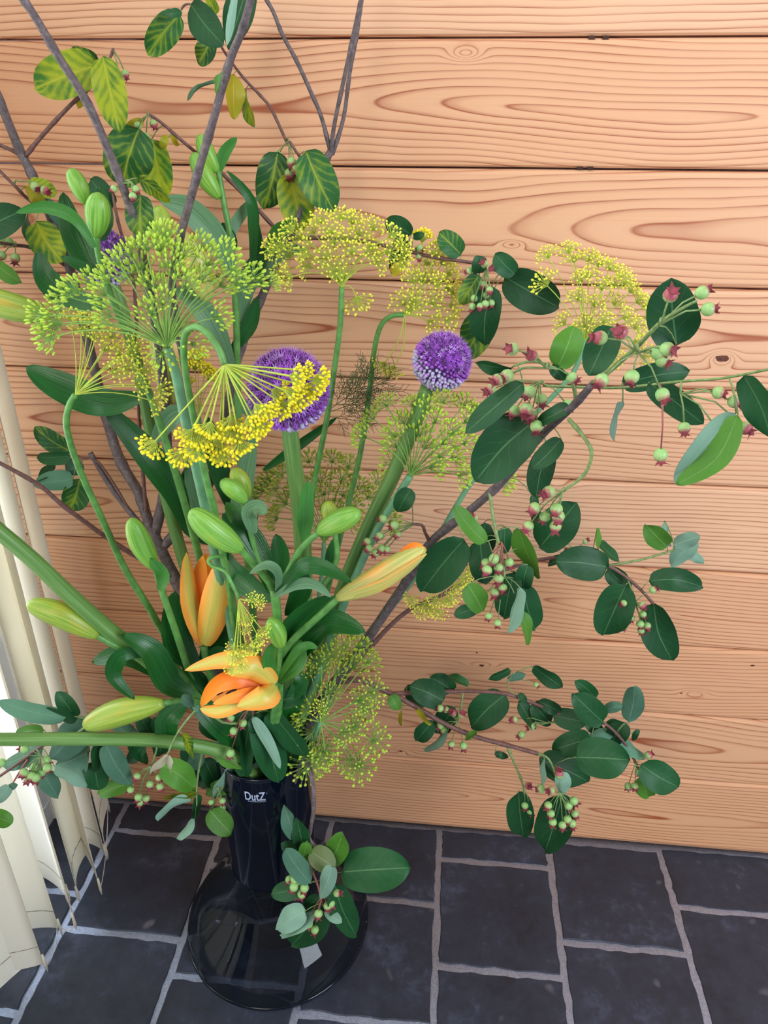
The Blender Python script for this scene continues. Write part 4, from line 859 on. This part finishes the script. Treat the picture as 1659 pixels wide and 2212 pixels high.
allium('purple allium mostly hidden behind the upper left dill umbel', (222, 556, .82), 64, [deep(-20, .03), mouth(-20, .03), (440, 1350, .83), (345, 1020, .83), (300, 800, .825), (262, 660, .82), (235, 590, .82)], 14, n=400)
allium('thick green allium stem leaving the left edge at mid height', None, 0, [deep(-35, -.03), mouth(-35, -.03), (450, 1545, .745), (340, 1440, .72), (240, 1365, .70), (150, 1285, .68), (60, 1200, .66), (-60, 1100, .64)], 19)
allium('thick horizontal green allium stem leaving the left edge low down', None, 0, [(545, 1740, .76), (545, 1672, .745), (510, 1636, .73), (460, 1618, .715), (350, 1600, .69), (200, 1596, .67), (60, 1597, .65), (-70, 1597, .63)], 15.5)
# ================= dill =================
def umb_mesh(n, kind, seed, spread=1.15):
    random.seed(seed); mb = MB()
    for i in range(n):
        th = spread*math.sqrt((i+.5)/n); ph = i*2.399963; d_ = Vector((math.sin(th)*math.cos(ph), math.sin(th)*math.sin(ph), math.cos(th)))
        L_ = random.uniform(.75, 1.02); e = d_*L_; m_ = Vector((d_.x*.40, d_.y*.40, d_.z*.58))*L_
        mb.tube([Vector((0, 0, 0)), m_, e], [.020, .016, .018], 3, 0, False)
        if kind == 'seed': mb.ellipsoid(e+d_*.10, (d_+Vector((0, 0, .6))), .17, .080, 6, 3, 1)
        elif kind == 'ball': mb.ellipsoid(e, d_, .085, .075, 5, 3, 1)
        else:
            mb.ellipsoid(e, d_, .11, .085, 5, 3, 1)
            for q in range(3):
                a = random.random()*6.28; o_ = d_.orthogonal().normalized(); o2_ = d_.cross(o_); dd = (o_*math.cos(a)+o2_*math.sin(a)); s_ = d_.cross(dd)
                b0 = len(mb.v); mb.v += [e+s_*.02, e-s_*.02, e+dd*.12+d_*.08]; mb.face((b0, b0+1, b0+2), 1)
    return mb
# umbellet variants
UM = {}
for code, (kind, st, bm_, n, sp) in {'s': ('seed', 'dill_stalk', 'dill_seed', 24, 1.15), 'y': ('ball', 'dill_stalk_yellow', 'dill_yellow', 30, 1.35), 'Y': ('flower', 'dill_stalk_yellow', 'dill_bright', 42, 1.05), 'o': ('seed', 'dill_stalk', 'dill_seed_dark', 30, 1.35), 'e': ('ball', 'dill_stalk', 'dill_seed', 40, 1.9)}.items():
    UM[code] = [umb_mesh(n, kind, 11+i, sp).mesh('umbellet', [st, bm_]) for i in range(3)]
random.seed(99)
def dill(label, hub, stem, sr, code, umb, r=30, dome=60, updir=None, stemmat='stem_blue_green', rayr=1.3, curve=.45, side=0):
    """hub (px,py,Y); umb: (x,y[,r[,code]]) centres; dome px depth radius"""
    root = empty('dill', P(*stem[-1]), label, 'dill'); mb = MB(); stem_mb(mb, stem, sr*.85, sr, 10); mb.build('stem', stemmat, root)
    h = P(*hub); s_ = S(*hub)
    if updir is None: updir = (h-P(*stem[1])).normalized()
    Rm = max(math.hypot(u[0]-hub[0], u[1]-hub[1]) for u in umb)
    for u in umb:
        rr_ = u[2] if len(u) > 2 else r; cd_ = u[3] if len(u) > 3 else code
        rho = math.hypot(u[0]-hub[0], u[1]-hub[1]); dep = math.sqrt(max(0, 1-(rho/Rm)**2))*dome*s_
        Yv = hub[2]+random.uniform(-1, .8)*dep*.8+side
        c = P(u[0], u[1], Yv); L_ = (c-h).length; R_ = rr_*S(u[0], u[1], Yv)
        d0 = (c-h).normalized(); ctrl = h+(updir*curve+d0*(1-curve)).normalized()*L_*.5
        end = c-(c-ctrl).normalized()*R_*.45; pts = []
        for i in range(7):
            t = i/6; pts.append(h*(1-t)**2+ctrl*2*t*(1-t)+end*t*t)
        mb = MB(); mb.tube(pts, [rayr*s_*1.1]*3+[rayr*s_]*4, 5, 0, False); ry = mb.build('ray', 'dill_stalk' if cd_ in 'soe' else 'dill_stalk_yellow', root)
        ax = (pts[-1]-pts[-3]).normalized(); q = Vector((0, 0, 1)).rotation_difference(ax)
        mtx = Matrix.Translation(end) @ q.to_matrix().to_4x4() @ Matrix.Rotation(random.random()*6, 4, 'Z') @ Matrix.Scale(R_*1.12, 4)
        linkcopy(random.choice(UM[cd_]), 'umbellet', ry, mtx, Matrix())
    return root
dill('wide lime green seeding dill umbel at upper left', (362, 752, .66), [(362, 752, .66), (378, 800, .662), (405, 930, .67), (440, 1080, .69), (468, 1210, .71), (500, 1350, .73), (540, 1550, .76), mouth(-12, .0), deep(-12)], 12, 's',
 [(358, 500), (317, 528), (250, 561), (280, 541), (344, 528), (398, 545), (439, 528), (496, 545), (520, 612), (486, 612), (476, 686), (554, 598), (405, 612), (331, 612), (351, 649), (324, 673), (294, 598), (189, 612), (216, 632), (155, 625), (135, 639), (226, 680), (121, 668), (84, 685), (111, 708), (101, 733), (371, 725), (351, 771), (422, 747), (380, 590), (300, 570), (440, 600), (268, 590), (510, 580), (590, 610, 22), (455, 565), (370, 565), (225, 600), (120, 700)], 34, 110, rayr=1.5, curve=.35)
dill('dill umbel at far left on a hooked stem, yellow-green, below the large green one', (163, 853, .70), [(163, 853, .70), (149, 878, .70), (144, 925, .70), (170, 1010, .71), (220, 1120, .725), (268, 1225, .74), (320, 1310, .75), (365, 1385, .76), (470, 1540, .78), mouth(-28, .02), deep(-28, .02)], 8, 'y',
 [(175, 706), (202, 722), (233, 747, 34), (263, 764), (253, 801), (280, 791), (304, 831), (354, 842), (216, 700), (150, 680), (190, 690), (245, 720), (290, 760), (320, 800), (340, 870), (300, 745)], 30, 60, rayr=1.2, curve=.3, stemmat='stem_green')
dill('bright yellow dill umbel drooping from a looped stem at centre', (485, 787, .60), [(485, 787, .60), (474, 757, .602), (446, 718, .606), (418, 706, .612), (398, 728, .62), (400, 800, .63), (418, 900, .645), (442, 1020, .66), (462, 1100, .67), (482, 1200, .69), (508, 1330, .71), (550, 1540, .76), mouth(-3, -.01), deep(-3, -.01)], 8.5, 'Y',
 [(327, 962), (390, 985), (430, 945), (472, 958), (502, 935), (542, 912), (580, 888), (618, 878), (650, 858), (674, 838), (690, 822), (640, 815), (600, 850), (560, 925), (520, 962), (452, 925), (480, 985), (422, 972), (410, 940), (630, 850), (560, 885), (500, 910), (662, 800, 26)], 36, 70, updir=Vector((.25, -.15, -1)).normalized(), stemmat='stem_green', rayr=2.0, curve=.0)
dill('yellow dill umbel standing upright at top centre', (738, 620, .84), [(738, 620, .84), (735, 700, .84), (722, 800, .84), (707, 900, .84), (690, 985, .84), (676, 1060, .84), (665, 1160, .83), (650, 1330, .82), (620, 1540, .81), mouth(8, .01), deep(8, .01)], 7, 'y',
 [(622, 494), (689, 470), (736, 463), (763, 470), (811, 487), (851, 507), (713, 494), (780, 497), (581, 538), (618, 551), (655, 541), (659, 575), (699, 551), (719, 517), (723, 582), (763, 541), (821, 568), (875, 534), (875, 560), (807, 531), (620, 602), (600, 530), (845, 545), (640, 510), (750, 510), (600, 590, 24), (772, 656, 36), (670, 495), (800, 545)], 30, 70, rayr=1.1, curve=.5, stemmat='stem_green')
dill('yellow dill umbel on an arching stem above the right allium', (873, 680, .88), [(873, 680, .88), (845, 683, .88), (822, 705, .88), (808, 760, .88), (800, 830, .88), (788, 920, .87), (772, 1010, .86), (735, 1160, .85), (690, 1350, .83), (640, 1550, .81), mouth(14, .02), deep(14, .02)], 6.5, 'y',
 [(919, 595, 36), (868, 649, 34), (898, 652), (942, 652), (973, 619), (976, 585), (942, 541), (912, 511, 28, 'Y'), (952, 531, 24, 'Y'), (935, 700), (983, 660), (973, 693), (925, 560), (960, 560), (890, 600), (824, 792, 28), (846, 800, 26), (950, 610), (985, 630, 24)], 30, 60, updir=Vector((.75, 0, .5)).normalized(), rayr=1.2, curve=.3, stemmat='stem_green')
dill('yellow fan-shaped dill umbel at upper right behind the berry branch', (1262, 735, .86), [(1262, 735, .86), (1235, 810, .86), (1140, 910, .86), (1030, 1025, .86), (945, 1160, .86), (850, 1290, .85), (740, 1460, .83), (660, 1600, .81), mouth(28, .02), deep(28, .02)], 6.5, 'y',
 [(1179, 548), (1226, 536), (1238, 555), (1270, 552), (1294, 564), (1318, 572), (1342, 587), (1354, 603), (1369, 623), (1385, 647), (1401, 660), (1405, 683), (1171, 607, 36), (1211, 695), (1254, 599), (1302, 615), (1246, 639), (1286, 651), (1334, 651), (1357, 683), (1310, 691), (1262, 699), (1381, 707), (1330, 780), (1397, 774), (1330, 610), (1270, 590), (1240, 720), (1380, 740)], 27, 60, updir=Vector((.35, -.1, 1)).normalized(), rayr=1.1, curve=.2)
dill('sparse green seeding dill umbel beside the stem of the right allium', (886, 1028, .78), [(886, 1028, .78), (850, 1085, .78), (812, 1150, .78), (770, 1240, .78), (735, 1325, .785), (680, 1470, .79), (630, 1600, .79), mouth(20, .0), deep(20, .0)], 9.5, 's',
 [(780, 942), (848, 938), (925, 878), (960, 862, 28, 'o'), (1005, 870, 28, 'o'), (1012, 905), (980, 930), (965, 952), (1035, 890, 26), (940, 1010), (845, 1000), (940, 905), (905, 930), (955, 985), (1010, 955), (830, 870, 26, 'o'), (1095, 1045, 26), (868, 905), (985, 990), (920, 960), (890, 870, 24), (1030, 985), (1000, 1030), (800, 900, 24, 'o'), (850, 960)], 30, 90, rayr=1.2, curve=.35)
dill('olive dill umbel low behind the central allium stem', (700, 1172, .90), [(700, 1172, .90), (695, 1240, .89), (680, 1350, .87), (650, 1520, .83), mouth(12, .03), deep(12, .03)], 5.5, 'o',
 [(575, 1035), (602, 1020), (560, 1060), (546, 1078), (665, 990), (718, 990), (755, 1002), (610, 1085), (690, 1032), (740, 1032), (780, 1050), (802, 1072), (700, 1062), (745, 1066), (640, 1042), (765, 1092), (590, 1055), (820, 1040), (668, 1070), (720, 1100), (850, 1130), (590, 1120), (760, 1130, 22), (830, 1090)], 26, 50, rayr=1.0, curve=.5)
dill('small nodding yellow dill umbel hanging over the open orange lily', (516, 1293, .62), [(516, 1293, .62), (503, 1265, .622), (486, 1235, .626), (460, 1224, .63), (450, 1212, .635), (462, 1203, .64), (490, 1215, .66), (500, 1330, .70), (545, 1540, .75), mouth(-6, -.02), deep(-6, -.02)], 4.5, 'y',
 [(532, 1402, 26), (511, 1422, 24), (562, 1380, 24), (569, 1362), (545, 1294), (562, 1300), (535, 1340), (532, 1362, 14), (548, 1400, 24), (498, 1447, 16), (520, 1440, 20), (505, 1400, 22)], 19, 20, updir=Vector((.1, -.2, -1)).normalized(), rayr=1.3, curve=.2, stemmat='stem_green')
dill('pale yellow dill umbel hanging below the dark leaf at centre right', (962, 1222, .80), [(962, 1222, .80), (958, 1195, .805), (940, 1190, .81), (905, 1240, .815), (820, 1350, .81), (700, 1510, .80), mouth(32, .0), deep(32, .0)], 4, 'y',
 [(885, 1297), (905, 1322), (928, 1318), (948, 1325), (966, 1300), (978, 1290), (988, 1268), (1002, 1252), (940, 1300), (915, 1308), (1015, 1240), (975, 1240)], 22, 30, updir=Vector((0, 0, -1)), rayr=1.0, curve=.3)
dill('dense olive and lime dill umbel spilling over the right side of the vase rim', (692, 1560, .74), [(692, 1560, .74), (672, 1610, .75), (640, 1650, .77), mouth(34, -.02), deep(34, -.02)], 6, 'e',
 [(694, 1425, 28, 'o'), (718, 1411, 28, 'o'), (745, 1391, 30, 'o'), (778, 1392, 28, 'o'), (798, 1425, 28, 'o'), (768, 1435, 28, 'o'), (657, 1533, 34, 'o'), (645, 1552, 30, 'o'), (816, 1489, 34), (785, 1509, 28), (799, 1528, 32), (751, 1587), (778, 1570), (819, 1606, 38), (782, 1661, 40), (760, 1648, 30), (684, 1648, 38), (660, 1664, 40), (702, 1636, 34), (712, 1492, 24, 'o'), (740, 1420, 26, 'o'), (730, 1450, 24, 'o'), (670, 1590, 30, 'o'), (700, 1610, 28, 'o'), (670, 1450, 22, 'o'), (690, 1530, 22, 'y')], 32, 50, rayr=1.3, curve=.15)
dill('deep yellow dill umbel half hidden between the two large umbels on the left', (430, 900, .80), [(430, 900, .80), (440, 1000, .80), (470, 1200, .80), (520, 1450, .80), mouth(-8, .02), deep(-8, .02)], 5, 'Y',
 [(420, 790), (445, 800), (456, 816), (402, 832), (430, 770), (395, 800)], 26, 30, rayr=1.0)
# feathery dill foliage
ft = empty('dill_leaf', P(706, 880, .83), 'feathery dark green dill leaf beside the upright dill stem', 'dill leaf'); mb = MB()
def feather(a, ang, L_, depth):
    n = 4 if depth else 3; pts = [a]; x, y, Y = a
    for i in range(n):
        ang += random.uniform(-.18, .18); x += math.cos(ang)*L_/n; y -= math.sin(ang)*L_/n; Y += random.uniform(-.003, .003); pts.append((x, y, Y))
        if depth:
            for sg in (-1, 1): feather((x, y, Y), ang+sg*random.uniform(.5, .9), L_*random.uniform(.4, .55), depth-1)
    mb.tube([P(*p) for p in pts], [(.9 if depth > 1 else .55)*S(*a)]*len(pts), 3, 0, False)
feather((708, 888, .83), .75, 95, 3); feather((712, 900, .83), -.3, 70, 2); feather((712, 890, .83), .2, 120, 2)
mb.build('foliage', 'dill_foliage', ft)
